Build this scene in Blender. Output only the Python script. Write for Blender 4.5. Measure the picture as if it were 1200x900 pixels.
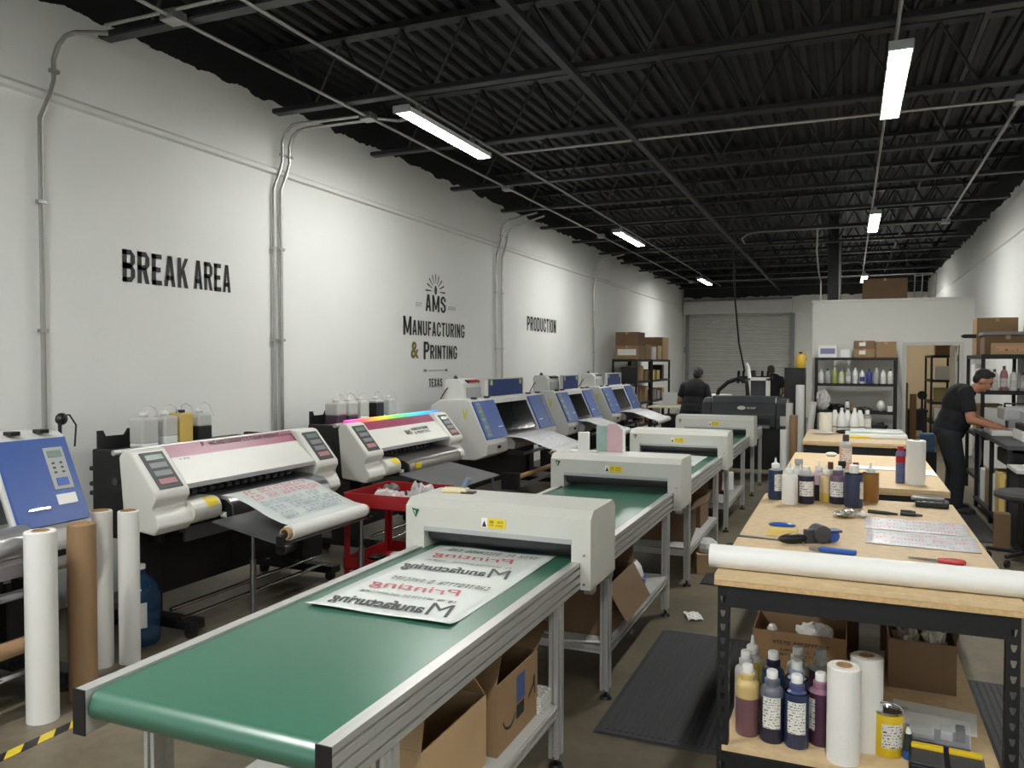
import bpy, bmesh, math, random
from mathutils import Vector, Matrix
random.seed(7)
S = bpy.context.scene
COL = S.collection
for o in list(bpy.data.objects):
    bpy.data.objects.remove(o)

# ---------------------------------------------------------------- camera, world, exposure
yaw, pitch, roll = math.radians(22.96), math.radians(1.6), math.radians(-0.10)
fwd = Vector((-math.sin(yaw)*math.cos(pitch), math.cos(yaw)*math.cos(pitch), -math.sin(pitch)))
rgt = Vector((math.cos(yaw), math.sin(yaw), 0))
upv = rgt.cross(fwd)
rgt = rgt*math.cos(roll) - upv*math.sin(roll)
upv = rgt.cross(fwd)
cd = bpy.data.cameras.new('camera')
cd.sensor_fit = 'HORIZONTAL'
cd.sensor_width = 36.0
cd.lens = 930/1200*36.0
cd.clip_start, cd.clip_end = 0.05, 100
cam = bpy.data.objects.new('camera', cd)
COL.objects.link(cam)
mw = Matrix((rgt, upv, -fwd)).transposed().to_4x4()
mw.translation = Vector((0, 0, 1.70))
cam.matrix_world = mw
S.camera = cam

W = bpy.data.worlds.new('world')
S.world = W
W.use_nodes = True
W.node_tree.nodes['Background'].inputs[0].default_value = (0.86, 0.93, 1.0, 1)
W.node_tree.nodes['Background'].inputs[1].default_value = 1.1
S.view_settings.view_transform = 'Standard'
S.view_settings.look = 'None'
S.view_settings.gamma = 1
S.view_settings.use_curve_mapping = False
S.view_settings.exposure = 1.2
TUBE = 43.0            # emission of the ceiling fixtures

# fill daylight enters through added, unseen windows behind the camera: portals only guide the sampling of the sky
for px_, w_ in ((-3.2, 2.6), (-.1, 2.6)):
    ld = bpy.data.lights.new('window_portal', 'AREA')
    ld.shape = 'RECTANGLE'; ld.size = w_; ld.size_y = 2.1
    ld.cycles.is_portal = True
    lo_ = bpy.data.objects.new('window_portal', ld); COL.objects.link(lo_)
    lo_.location = (px_, -3.52, 1.55); lo_.rotation_euler = (math.radians(90), 0, 0)

# ---------------------------------------------------------------- materials
def lin(c):
    out = []
    for v in c[:3]:
        v /= 255.0
        out.append(v/12.92 if v <= .04045 else ((v+.055)/1.055)**2.4)
    return out

MATS = {}
def mat(n, rgb, rough=.5, metal=0., var=0., vs=6., bump=0., bs=80., alpha=1., trans=0., emit=0., coat=0., stretch=None):
    if n in MATS:
        return MATS[n]
    m = bpy.data.materials.new(n)
    m.use_nodes = True
    nt = m.node_tree
    b = nt.nodes['Principled BSDF']
    c = lin(rgb)
    b.inputs['Base Color'].default_value = (*c, 1)
    b.inputs['Roughness'].default_value = rough
    b.inputs['Metallic'].default_value = metal
    b.inputs['Alpha'].default_value = alpha
    b.inputs['Transmission Weight'].default_value = trans
    b.inputs['Coat Weight'].default_value = coat
    if emit:
        b.inputs['Emission Color'].default_value = (*c, 1)
        b.inputs['Emission Strength'].default_value = emit
    if var or bump:
        tc = nt.nodes.new('ShaderNodeTexCoord')
        mp = nt.nodes.new('ShaderNodeMapping')
        nt.links.new(tc.outputs['Object'], mp.inputs[0])
        if stretch:
            mp.inputs['Scale'].default_value = stretch
        if var:
            nz = nt.nodes.new('ShaderNodeTexNoise')
            nz.inputs['Scale'].default_value = vs
            nz.inputs['Detail'].default_value = 6
            nt.links.new(mp.outputs[0], nz.inputs['Vector'])
            rp = nt.nodes.new('ShaderNodeValToRGB')
            rp.color_ramp.elements[0].position = .3
            rp.color_ramp.elements[1].position = .7
            rp.color_ramp.elements[0].color = (*[v*(1-var) for v in c], 1)
            rp.color_ramp.elements[1].color = (*[min(1, v*(1+var)) for v in c], 1)
            nt.links.new(nz.outputs[0], rp.inputs[0])
            nt.links.new(rp.outputs[0], b.inputs['Base Color'])
        if bump:
            n2 = nt.nodes.new('ShaderNodeTexNoise')
            n2.inputs['Scale'].default_value = bs
            n2.inputs['Detail'].default_value = 4
            nt.links.new(mp.outputs[0], n2.inputs['Vector'])
            bp = nt.nodes.new('ShaderNodeBump')
            bp.inputs['Strength'].default_value = bump
            bp.inputs['Distance'].default_value = .01
            nt.links.new(n2.outputs[0], bp.inputs['Height'])
            nt.links.new(bp.outputs[0], b.inputs['Normal'])
    MATS[n] = m
    return m

def print_mat(n, base, ink, ink2, axis=2, rows=60., dash=140., thr=.52, rough=.5, thr2=.6):
    """flat print: rows of small dashes in two inks on a base colour"""
    m = bpy.data.materials.new(n)
    m.use_nodes = True
    nt = m.node_tree
    b = nt.nodes['Principled BSDF']
    b.inputs['Roughness'].default_value = rough
    N, L = nt.nodes.new, nt.links.new
    tc = N('ShaderNodeTexCoord')
    sep = N('ShaderNodeSeparateXYZ')
    L(tc.outputs['Object'], sep.inputs[0])
    mul = N('ShaderNodeMath'); mul.operation = 'MULTIPLY'; mul.inputs[1].default_value = rows
    L(sep.outputs[axis], mul.inputs[0])
    fr = N('ShaderNodeMath'); fr.operation = 'FRACT'
    L(mul.outputs[0], fr.inputs[0])
    gt = N('ShaderNodeMath'); gt.operation = 'GREATER_THAN'; gt.inputs[1].default_value = .45
    L(fr.outputs[0], gt.inputs[0])
    nz = N('ShaderNodeTexNoise'); nz.inputs['Scale'].default_value = dash; nz.inputs['Detail'].default_value = 1
    L(tc.outputs['Object'], nz.inputs['Vector'])
    g2 = N('ShaderNodeMath'); g2.operation = 'GREATER_THAN'; g2.inputs[1].default_value = thr
    L(nz.outputs[0], g2.inputs[0])
    mm = N('ShaderNodeMath'); mm.operation = 'MULTIPLY'
    L(gt.outputs[0], mm.inputs[0]); L(g2.outputs[0], mm.inputs[1])
    n3 = N('ShaderNodeTexNoise'); n3.inputs['Scale'].default_value = rows*.22; n3.inputs['Detail'].default_value = 0
    L(tc.outputs['Object'], n3.inputs['Vector'])
    g3 = N('ShaderNodeMath'); g3.operation = 'GREATER_THAN'; g3.inputs[1].default_value = thr2
    L(n3.outputs[0], g3.inputs[0])
    mi = N('ShaderNodeMix'); mi.data_type = 'RGBA'
    mi.inputs[6].default_value = (*lin(ink), 1); mi.inputs[7].default_value = (*lin(ink2), 1)
    L(g3.outputs[0], mi.inputs[0])
    mx = N('ShaderNodeMix'); mx.data_type = 'RGBA'
    mx.inputs[6].default_value = (*lin(base), 1)
    L(mi.outputs[2], mx.inputs[7]); L(mm.outputs[0], mx.inputs[0])
    L(mx.outputs[2], b.inputs['Base Color'])
    MATS[n] = m
    return m

def wall_mat(n, rgb, edge, black=True):
    """painted block wall; black overspray of the ceiling paint ends in a ragged line at height `edge`"""
    m = mat(n, rgb, .6, var=.035, vs=.7, bump=.12, bs=25)
    if not black:
        return m
    nt = m.node_tree
    b = nt.nodes['Principled BSDF']
    N, L = nt.nodes.new, nt.links.new
    src = b.inputs['Base Color'].links[0].from_socket
    tc = N('ShaderNodeTexCoord'); sep = N('ShaderNodeSeparateXYZ')
    L(tc.outputs['Object'], sep.inputs[0])
    nz = N('ShaderNodeTexNoise'); nz.inputs['Scale'].default_value = 3.2; nz.inputs['Detail'].default_value = 7
    L(tc.outputs['Object'], nz.inputs['Vector'])
    ma = N('ShaderNodeMath'); ma.operation = 'MULTIPLY_ADD'; ma.inputs[1].default_value = .22; ma.inputs[2].default_value = -.11
    L(nz.outputs[0], ma.inputs[0])
    ad = N('ShaderNodeMath'); ad.operation = 'ADD'
    L(sep.outputs[2], ad.inputs[0]); L(ma.outputs[0], ad.inputs[1])
    gt = N('ShaderNodeMath'); gt.operation = 'GREATER_THAN'; gt.inputs[1].default_value = edge
    L(ad.outputs[0], gt.inputs[0])
    mx = N('ShaderNodeMix'); mx.data_type = 'RGBA'
    L(src, mx.inputs[6]); mx.inputs[7].default_value = (.008, .008, .009, 1)
    L(gt.outputs[0], mx.inputs[0]); L(mx.outputs[2], b.inputs['Base Color'])
    return m

WALL = wall_mat('painted_wall', (225, 226, 222), 4.10)
PART = mat('partition_paint', (218, 217, 210), .6, var=.02, vs=.8)
CREAM = mat('cream_paint', (232, 222, 202), .6, var=.02, vs=1)
BLACKP = mat('black_ceiling_paint', (17, 17, 18), .55, var=.25, vs=2.5, bump=.25, bs=18)
JOISTM = mat('black_joist_paint', (27, 27, 29), .45, var=.2, vs=5)
GALV = mat('galvanised_steel', (168, 168, 164), .38, .85, var=.08, vs=9)
ALU = mat('aluminium', (196, 196, 193), .36, .55, var=.05, vs=14, stretch=(6, .4, 6))
ALUD = mat('aluminium_slot', (70, 70, 70), .5, .7)
STEEL = mat('steel', (150, 150, 152), .3, .95)
CHROME = mat('polished_steel', (205, 205, 205), .16, 1)
WHITEP = mat('white_machine_paint', (214, 213, 206), .38, var=.015, vs=4)
OFFW = mat('grey_white_plastic', (198, 198, 194), .45, var=.015, vs=5)
PRESSW = mat('press_paint', (196, 196, 188), .42, var=.02, vs=3)
BLUE = mat('blue_panel', (52, 84, 152), .36, var=.05, vs=3)
BLUED = mat('dark_blue_panel', (36, 58, 112), .4)
MAG = mat('magenta_strip', (148, 68, 96), .35, var=.06, vs=4)
BLK = mat('black_metal', (13, 13, 15), .5, var=.2, vs=6)
BLKP = mat('black_plastic', (18, 18, 20), .4)
BLKR = mat('black_rubber', (30, 30, 31), .85, bump=.2, bs=120)
DGREY = mat('dark_grey_plastic', (62, 63, 66), .5, var=.08, vs=8)
PLATE = mat('grey_plate', (96, 97, 99), .42, .3, var=.06, vs=5)
GREY = mat('grey_panel', (128, 130, 132), .45, .1)
LGREY = mat('light_grey_plastic', (166, 168, 168), .5)
BELT = mat('green_belt', (46, 98, 78), .33, var=.06, vs=3, bump=.03, bs=200)
BELT.node_tree.nodes['Principled BSDF'].inputs['IOR'].default_value = 1.85
PAPER = mat('paper_white', (226, 226, 222), .55, var=.01, vs=9)
FILM = mat('film_sheet', (212, 218, 214), .3)
TOWEL = mat('paper_towel', (228, 226, 220), .8, bump=.25, bs=90)
KRAFT = mat('kraft_roll', (150, 120, 88), .6, var=.05, vs=5)
CARD = mat('cardboard', (146, 117, 84), .75, var=.07, vs=5, bump=.05, bs=60)
CARDD = mat('cardboard_dull', (118, 93, 68), .8, var=.08, vs=5)
CARDL = mat('cardboard_light', (180, 150, 112), .75, var=.05, vs=5)
CORE = mat('cardboard_core', (176, 142, 100), .7)
COREIN = mat('core_hollow', (40, 32, 26), .9)
WOOD = mat('particle_board', (206, 180, 140), .6, var=.09, vs=26, bump=.06, bs=140)
WOODE = mat('particle_board_edge', (196, 164, 118), .7, var=.15, vs=60)
CONC = None
RED = mat('red_cart_paint', (150, 24, 28), .4, var=.05, vs=4)
REDP = mat('red_plastic', (178, 30, 38), .4)
YEL = mat('yellow_sticker', (226, 200, 30), .5)
YELP = mat('yellow_plastic', (222, 190, 34), .45)
CREAMP = mat('cream_plastic', (222, 196, 120), .5)
WPL = mat('white_plastic', (226, 226, 222), .38)
CLEARP = mat('milky_plastic', (206, 206, 202), .3, alpha=.72)
CLEAR = mat('clear_plastic', (225, 228, 230), .12, alpha=.22)
SMOKE = mat('smoked_window', (20, 22, 24), .08, alpha=.55)
JUGB = mat('blue_water_jug', (40, 76, 112), .1, alpha=.6)
INKB = mat('ink_dark_blue', (44, 54, 84), .3)
INKN = mat('ink_navy', (34, 36, 58), .3)
INKP = mat('ink_purple', (74, 44, 66), .3)
INKM = mat('ink_mauve', (120, 86, 92), .3)
INKY = mat('ink_yellow', (206, 176, 92), .35)
INKBR = mat('ink_brown', (150, 104, 52), .35)
INKT = mat('ink_teal', (36, 74, 96), .3)
INKG = mat('ink_green', (160, 168, 96), .35)
INKK = mat('ink_black', (30, 28, 34), .3)
BLET = mat('black_lettering', (36, 36, 36), .6)
GLET = mat('grey_lettering', (120, 120, 116), .6)
OLET = mat('olive_lettering', (118, 106, 48), .6)
RLET = mat('red_lettering', (196, 96, 108), .6)
DLET = mat('faded_black_lettering', (70, 72, 74), .6)
GREENE = mat('green_emblem', (24, 92, 62), .5)
DIAL = mat('lcd', (120, 140, 132), .25)
BLUEP = mat('blue_plastic', (40, 84, 164), .35)
PINKP = mat('pink_plastic', (206, 120, 136), .5)
SKIN = mat('skin', (176, 122, 94), .5, var=.06, vs=12)
HAIR = mat('hair', (26, 20, 18), .6, bump=.5, bs=150)
TEE = mat('black_cotton', (15, 16, 20), .85, bump=.25, bs=30)
JEANS = mat('charcoal_trousers', (32, 34, 40), .85, bump=.25, bs=30)
TEEG = mat('dark_grey_cotton', (40, 42, 44), .85, bump=.2, bs=30)
SHOE = mat('black_shoe', (24, 24, 26), .6)
SEATF = mat('grey_seat_fabric', (62, 62, 60), .9, bump=.3, bs=140)
LABEL = print_mat('bottle_label_print', (222, 220, 212), (120, 120, 118), (60, 60, 64), 2, 95, 160, .54)
LABELR = print_mat('red_head_label_print', (222, 218, 214), (120, 120, 120), (190, 60, 80), 2, 70, 120, .55)
FILMPR = print_mat('pastel_film_print', (224, 222, 222), (200, 200, 206), (218, 186, 194), 1, 22, 46, .5, .35, .5)
SHEETPR = print_mat('grey_film_print', (222, 222, 222), (186, 188, 194), (176, 180, 188), 1, 16, 40, .5, .35, .5)
BOXPR = print_mat('box_red_print', (196, 156, 120), (186, 70, 60), (170, 60, 50), 2, 14, 30, .62)
BAG = mat('crumpled_bag', (214, 214, 212), .3, alpha=.85, bump=.5, bs=30)
RAG = mat('rag', (206, 200, 196), .9, bump=.4, bs=40)

# ---------------------------------------------------------------- mesh builder
class MB:
    def __init__(s):
        s.bm = bmesh.new()
    def _v(s, pts):
        return [s.bm.verts.new(p) for p in pts]
    def box(s, x0, x1, y0, y1, z0, z1, bev=0., seg=2):
        v = s._v([(x0,y0,z0),(x1,y0,z0),(x1,y1,z0),(x0,y1,z0),(x0,y0,z1),(x1,y0,z1),(x1,y1,z1),(x0,y1,z1)])
        fs = [s.bm.faces.new([v[i] for i in q]) for q in ((3,2,1,0),(4,5,6,7),(0,1,5,4),(1,2,6,5),(2,3,7,6),(3,0,4,7))]
        if bev:
            es = list({e for f in fs for e in f.edges})
            bmesh.ops.bevel(s.bm, geom=es, offset=bev, segments=seg, affect='EDGES', profile=.5)
        return s
    def obox(s, c, size, M, bev=0.):
        """oriented box: centre c, full size, 3x3 rotation M"""
        hx, hy, hz = [a/2 for a in size]
        n0 = set(s.bm.verts)
        s.box(-hx, hx, -hy, hy, -hz, hz, bev)
        c = Vector(c)
        for v in s.bm.verts:
            if v not in n0:
                v.co = M @ v.co + c
        return s
    def prism(s, pts, ax, a, b, bev=0.):
        f = {'x': lambda p, t: (t, p[0], p[1]), 'y': lambda p, t: (p[0], t, p[1]), 'z': lambda p, t: (p[0], p[1], t)}[ax]
        v0 = s._v([f(p, a) for p in pts]); v1 = s._v([f(p, b) for p in pts])
        n = len(pts)
        fs = [s.bm.faces.new(v0[::-1]), s.bm.faces.new(v1)]
        for i in range(n):
            j = (i+1) % n
            fs.append(s.bm.faces.new((v0[i], v0[j], v1[j], v1[i])))
        if bev:
            bmesh.ops.bevel(s.bm, geom=list({e for f_ in fs for e in f_.edges}), offset=bev, segments=2, affect='EDGES', profile=.5)
        return s
    def cyl(s, p0, p1, r, r2=None, n=14, caps=True):
        p0, p1 = Vector(p0), Vector(p1)
        r2 = r if r2 is None else r2
        d = (p1-p0).normalized()
        a = Vector((0,0,1)) if abs(d.z) < .9 else Vector((1,0,0))
        u = d.cross(a).normalized(); w = d.cross(u)
        A = [2*math.pi*i/n for i in range(n)]
        c0 = s._v([p0+(u*math.cos(t)+w*math.sin(t))*r for t in A])
        c1 = s._v([p1+(u*math.cos(t)+w*math.sin(t))*r2 for t in A])
        for i in range(n):
            j = (i+1) % n
            s.bm.faces.new((c0[i], c0[j], c1[j], c1[i]))
        if caps:
            s.bm.faces.new(c0[::-1]); s.bm.faces.new(c1)
        return s
    def tube(s, pts, r, n=8):
        pts = [Vector(p) for p in pts]
        rings = []
        u = None
        for i, p in enumerate(pts):
            d = ((pts[i+1]-p) if i < len(pts)-1 else Vector((0,0,0))).normalized() + ((p-pts[i-1]) if i else Vector((0,0,0))).normalized()
            d = d.normalized()
            if u is None:
                a = Vector((0,0,1)) if abs(d.z) < .9 else Vector((1,0,0))
                u = d.cross(a).normalized()
            else:
                u = (u - d*u.dot(d)).normalized()
            w = d.cross(u)
            rings.append(s._v([p+(u*math.cos(2*math.pi*k/n)+w*math.sin(2*math.pi*k/n))*r for k in range(n)]))
        for a, b in zip(rings, rings[1:]):
            for k in range(n):
                j = (k+1) % n
                s.bm.faces.new((a[k], a[j], b[j], b[k]))
        s.bm.faces.new(rings[0][::-1]); s.bm.faces.new(rings[-1])
        return s
    def lathe(s, prof, c=(0,0,0), n=20, sx=1., sy=1.):
        rings = []
        for r, z in prof:
            if r < 1e-5:
                rings.append(s._v([(c[0], c[1], c[2]+z)]))
            else:
                rings.append(s._v([(c[0]+r*sx*math.cos(2*math.pi*k/n), c[1]+r*sy*math.sin(2*math.pi*k/n), c[2]+z) for k in range(n)]))
        for a, b in zip(rings, rings[1:]):
            if len(a) == 1 and len(b) == 1:
                continue
            for k in range(n):
                j = (k+1) % n
                if len(a) == 1: s.bm.faces.new((a[0], b[j], b[k]))
                elif len(b) == 1: s.bm.faces.new((a[k], a[j], b[0]))
                else: s.bm.faces.new((a[k], a[j], b[j], b[k]))
        if len(rings[0]) > 1: s.bm.faces.new(rings[0][::-1])
        if len(rings[-1]) > 1: s.bm.faces.new(rings[-1])
        return s
    def arcpatch(s, r, a0, a1, z0, z1, n=8, c=(0,0)):
        A = [a0+(a1-a0)*i/n for i in range(n+1)]
        lo = s._v([(c[0]+r*math.cos(t), c[1]+r*math.sin(t), z0) for t in A])
        hi = s._v([(c[0]+r*math.cos(t), c[1]+r*math.sin(t), z1) for t in A])
        for i in range(n):
            s.bm.faces.new((lo[i], lo[i+1], hi[i+1], hi[i]))
        return s
    def ell(s, c, r, n=14, m=9, M=None):
        c = Vector(c)
        rings = []
        for i in range(m+1):
            ph = math.pi*i/m
            k = 1 if i in (0, m) else n
            pts = []
            for j in range(k):
                t = 2*math.pi*j/n
                p = Vector((r[0]*math.sin(ph)*math.cos(t), r[1]*math.sin(ph)*math.sin(t), -r[2]*math.cos(ph)))
                pts.append((M @ p if M else p) + c)
            rings.append(s._v(pts))
        for a, b in zip(rings, rings[1:]):
            for k in range(n):
                j = (k+1) % n
                if len(a) == 1: s.bm.faces.new((a[0], b[j], b[k]))
                elif len(b) == 1: s.bm.faces.new((a[k], a[j], b[0]))
                else: s.bm.faces.new((a[k], a[j], b[j], b[k]))
        return s
    def grid(s, f, nu, nv):
        """surface from f(u,v), u,v in 0..1"""
        V = [[s.bm.verts.new(f(i/nu, j/nv)) for j in range(nv+1)] for i in range(nu+1)]
        for i in range(nu):
            for j in range(nv):
                s.bm.faces.new((V[i][j], V[i+1][j], V[i+1][j+1], V[i][j+1]))
        return s
    def quad(s, *p):
        s.bm.faces.new(s._v(p)); return s

def tag(o, label=None, cat=None, group=None, kind=None):
    if label: o['label'] = label
    if cat: o['category'] = cat
    if group: o['group'] = group
    if kind: o['kind'] = kind
    return o

def mobj(name, me, m, parent=None, smooth=False, loc=None, rz=0.):
    o = bpy.data.objects.new(name, me)
    COL.objects.link(o)
    if m and not me.materials:
        me.materials.append(m)
    if parent: o.parent = parent
    if loc is not None: o.location = loc
    if rz: o.rotation_euler = (0, 0, rz)
    return o

def P(name, mb, m, parent=None, smooth=False, label=None, solid=0., loc=None, rz=0.):
    me = bpy.data.meshes.new(name)
    bmesh.ops.recalc_face_normals(mb.bm, faces=mb.bm.faces)
    mb.bm.to_mesh(me)
    mb.bm.free()
    if smooth:
        for p in me.polygons: p.use_smooth = True
        try: me.set_sharp_from_angle(angle=math.radians(40))
        except Exception: pass
    o = mobj(name, me, m, parent, loc=loc, rz=rz)
    if solid:
        md = o.modifiers.new('thickness', 'SOLIDIFY'); md.thickness = solid; md.offset = 0
    if label: o['label'] = label
    return o

def thing(name, label, cat, loc=(0,0,0), rz=0., group=None):
    o = bpy.data.objects.new(name, None)
    o.empty_display_size = .1
    COL.objects.link(o)
    o.location = loc
    o.rotation_euler = (0, 0, rz)
    return tag(o, label, cat, group)

def solo(name, mb, m, label, cat, loc=(0,0,0), rz=0., group=None, smooth=False, solid=0.):
    return tag(P(name, mb, m, None, smooth, solid=solid, loc=loc, rz=rz), label, cat, group)

def dup(root, loc, rz=None, label=None):
    r = root.copy(); COL.objects.link(r)
    r.location = loc
    if rz is not None: r.rotation_euler = (0, 0, rz)
    if label: r['label'] = label
    for ch in list(root.children):
        c = ch.copy(); COL.objects.link(c); c.parent = r
        for g in list(ch.children):
            d = g.copy(); COL.objects.link(d); d.parent = c
    return r

def struct(name, mb, m, parent=None, label=None):
    o = P(name, mb, m, parent)
    if not parent: o['kind'] = 'structure'
    if label: o['label'] = label
    return o

_tc = {}
def text_geo(s, bold=0.):
    k = (s, bold)
    if k not in _tc:
        cu = bpy.data.curves.new('lettering', 'FONT')
        cu.body = s; cu.size = 1; cu.offset = bold; cu.resolution_u = 3
        ob = bpy.data.objects.new('lettering', cu); COL.objects.link(ob)
        dg = bpy.context.evaluated_depsgraph_get()
        me = bpy.data.meshes.new_from_object(ob.evaluated_get(dg))
        bpy.data.objects.remove(ob)
        V = [v.co.copy() for v in me.vertices]; Fc = [tuple(p.vertices) for p in me.polygons]
        bpy.data.meshes.remove(me)
        _tc[k] = (V, Fc)
    return _tc[k]

def text(name, s, w, h, org, ux, uy, m, parent, bold=0., shear=0., mirror=False, slope=0.):
    """flat lettering w x h on the plane at org spanned by ux, uy"""
    V, Fc = text_geo(s, bold)
    x0 = min(v.x for v in V); x1 = max(v.x for v in V); y0 = min(v.y for v in V); y1 = max(v.y for v in V)
    org, ux, uy = Vector(org), Vector(ux), Vector(uy)
    nv = []
    for v in V:
        a, b = (v.x-x0)/(x1-x0), (v.y-y0)/(y1-y0)
        if mirror: a = 1-a
        nv.append(org + ux*(a*w + shear*b*h) + uy*(b*h))
    me = bpy.data.meshes.new(name)
    me.from_pydata(nv, [], Fc)
    return mobj(name, me, m, parent)

def block_letter(ch, s=.345, t=.155):
    """condensed gothic capital as polygons in a cell of its own width and height 1 -> (width, polygons)"""
    w = {'I': s, 'M': 1.35, 'E': .86, 'F': .82, 'T': .9, ' ': .45}.get(ch, 1.)
    c, q = .30, .17                       # corner cut in x and y
    R = lambda x0, y0, x1, y1: [(x0, y0), (x1, y0), (x1, y1), (x0, y1)]
    L_ = R(0, 0, s, 1); Rt = R(w-s, 0, w, 1)
    def bowl(y0, y1):
        xa = w-c; i = w-s; k = max(xa-.02, i-c*.4)
        return [R(0, y1-t, xa, y1), R(0, y0, xa, y0+t), R(i, y0+q, w, y1-q),
                [(xa, y1), (w, y1-q), (i, y1-q), (i-.10, y1-t), (xa-.05, y1-t)], [(xa, y0), (w, y0+q), (i, y0+q), (i-.10, y0+t), (xa-.05, y0+t)]]
    def corner(sx, sy):
        X = (lambda v: v) if sx < 0 else (lambda v: w-v)
        Y = (lambda v: v) if sy < 0 else (lambda v: 1-v)
        return [(X(0), Y(q)), (X(c), Y(0)), (X(c+.05), Y(t)), (X(s+.10), Y(t)), (X(s), Y(q))]
    top, bot = R(c, 1-t, w-c, 1), R(c, 0, w-c, t)
    bl, br, tl, tr_ = corner(-1, -1), corner(1, -1), corner(-1, 1), corner(1, 1)
    P_ = {
        'A': [[(0, 0), (s*.95, 0), (w/2+s*.25, 1), (w/2-s*.62, 1)], [(w-s*.95, 0), (w, 0), (w/2+s*.62, 1), (w/2-s*.25, 1)], R(.2*w, .20, .8*w, .20+t)],
        'B': [L_]+bowl(.44, 1)+bowl(0, .56), 'D': [L_]+bowl(0, 1), 'P': [L_]+bowl(.40, 1),
        'R': [L_]+bowl(.42, 1)+[[(w-s*1.05, 0), (w, 0), (w*.72, .5), (w*.72-s, .5)]],
        'C': [R(0, q, s, 1-q), top, bot, bl, br, tl, tr_, R(w-s, q, w, .36), R(w-s, .64, w, 1-q)],
        'G': [R(0, q, s, 1-q), top, bot, bl, br, tl, tr_, R(w-s, q, w, .5), R(w-s, .66, w, 1-q), R(w*.52, .5-t, w, .5)],
        'O': [R(0, q, s, 1-q), R(w-s, q, w, 1-q), top, bot, bl, br, tl, tr_],
        'U': [R(0, q, s, 1), R(w-s, q, w, 1), bot, bl, br],
        'S': [top, bot, bl, br, tl, tr_, R(w-s, .68, w, 1-q), R(0, q, s, .32), R(0, .60, s, 1-q), R(w-s, q, w, .40), [(0, .60), (s, .62), (w, .40), (w-s, .36)], [(0, .60), (s*.9, .70), (w, .44), (w, .36)]],
        'E': [L_, R(0, 1-t, w, 1), R(0, 0, w, t), R(0, .5-t/2, w*.88, .5+t/2)], 'F': [L_, R(0, 1-t, w, 1), R(0, .5-t/2, w*.88, .5+t/2)],
        'T': [R(w/2-s/2, 0, w/2+s/2, 1), R(0, 1-t, w, 1)], 'I': [R(0, 0, s, 1)],
        'K': [L_, [(s, .36), (s, .62), (w-s*.95, 1), (w, 1)], [(s*1.1, .5), (s*1.1+s*.8, .62), (w, 0), (w-s*1.05, 0)]],
        'N': [L_, Rt, [(0, 1), (s, 1), (w, 0), (w-s, 0)]],
        'M': [L_, Rt, [(0, 1), (s, 1), (w/2+s*.32, .12), (w/2-s*.32, .12)], [(w-s, 1), (w, 1), (w/2+s*.32, .12), (w/2-s*.32, .12)]],
        'X': [[(0, 0), (s, 0), (w, 1), (w-s, 1)], [(w-s, 0), (w, 0), (s, 1), (0, 1)]], ' ': []}
    return w, P_[ch]

def block_text(name, txt, w, h, org, ux, uy, m, parent, gap=.20):
    org, ux, uy = Vector(org), Vector(ux), Vector(uy)
    L = [block_letter(ch) for ch in txt]
    tot = sum(a for a, _ in L)+gap*(len(L)-1)
    k = w/tot
    mb = MB(); x = 0.
    for a, polys in L:
        for pl in polys:
            mb.quad(*[org+ux*((x+p[0])*k)+uy*(p[1]*h) for p in pl])
        x += a+gap
    return P(name, mb, m, parent)

def glyph_row(name, n, w, h, org, ux, uy, m, parent, seed=1):
    """row of small strokes for print too small to read in the photograph"""
    rr = random.Random(seed)
    mb = MB(); org, ux, uy = Vector(org), Vector(ux), Vector(uy)
    st = w/n
    for i in range(n):
        a = i*st
        if rr.random() < .12: continue
        for (x0, x1, y0, y1) in rr.choice([((0,.2,0,1),(0,.7,.8,1),(0,.7,.4,.55)), ((0,.2,0,1),(.55,.75,0,1),(0,.75,.4,.55)), ((0,.2,0,1),(0,.7,0,.18),(0,.7,.82,1)), ((.3,.5,0,1),(0,.8,.82,1)), ((0,.2,0,1),(.55,.75,0,1),(0,.75,.82,1),(0,.75,0,.18))]):
            p = [(x0,y0),(x1,y0),(x1,y1),(x0,y1)]
            mb.quad(*[org+ux*(a+q[0]*st)+uy*(q[1]*h) for q in p])
    return tag(P(name, mb, m, parent), kind='stuff')

def rz3(a): return Matrix.Rotation(a, 3, 'Z')
def ry3(a): return Matrix.Rotation(a, 3, 'Y')
def rx3(a): return Matrix.Rotation(a, 3, 'X')
# ================================================================= STRUCTURE
XL, XR, YF, YB, ZD = -4.95, 2.10, -3.5, 26.0, 4.55

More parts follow.
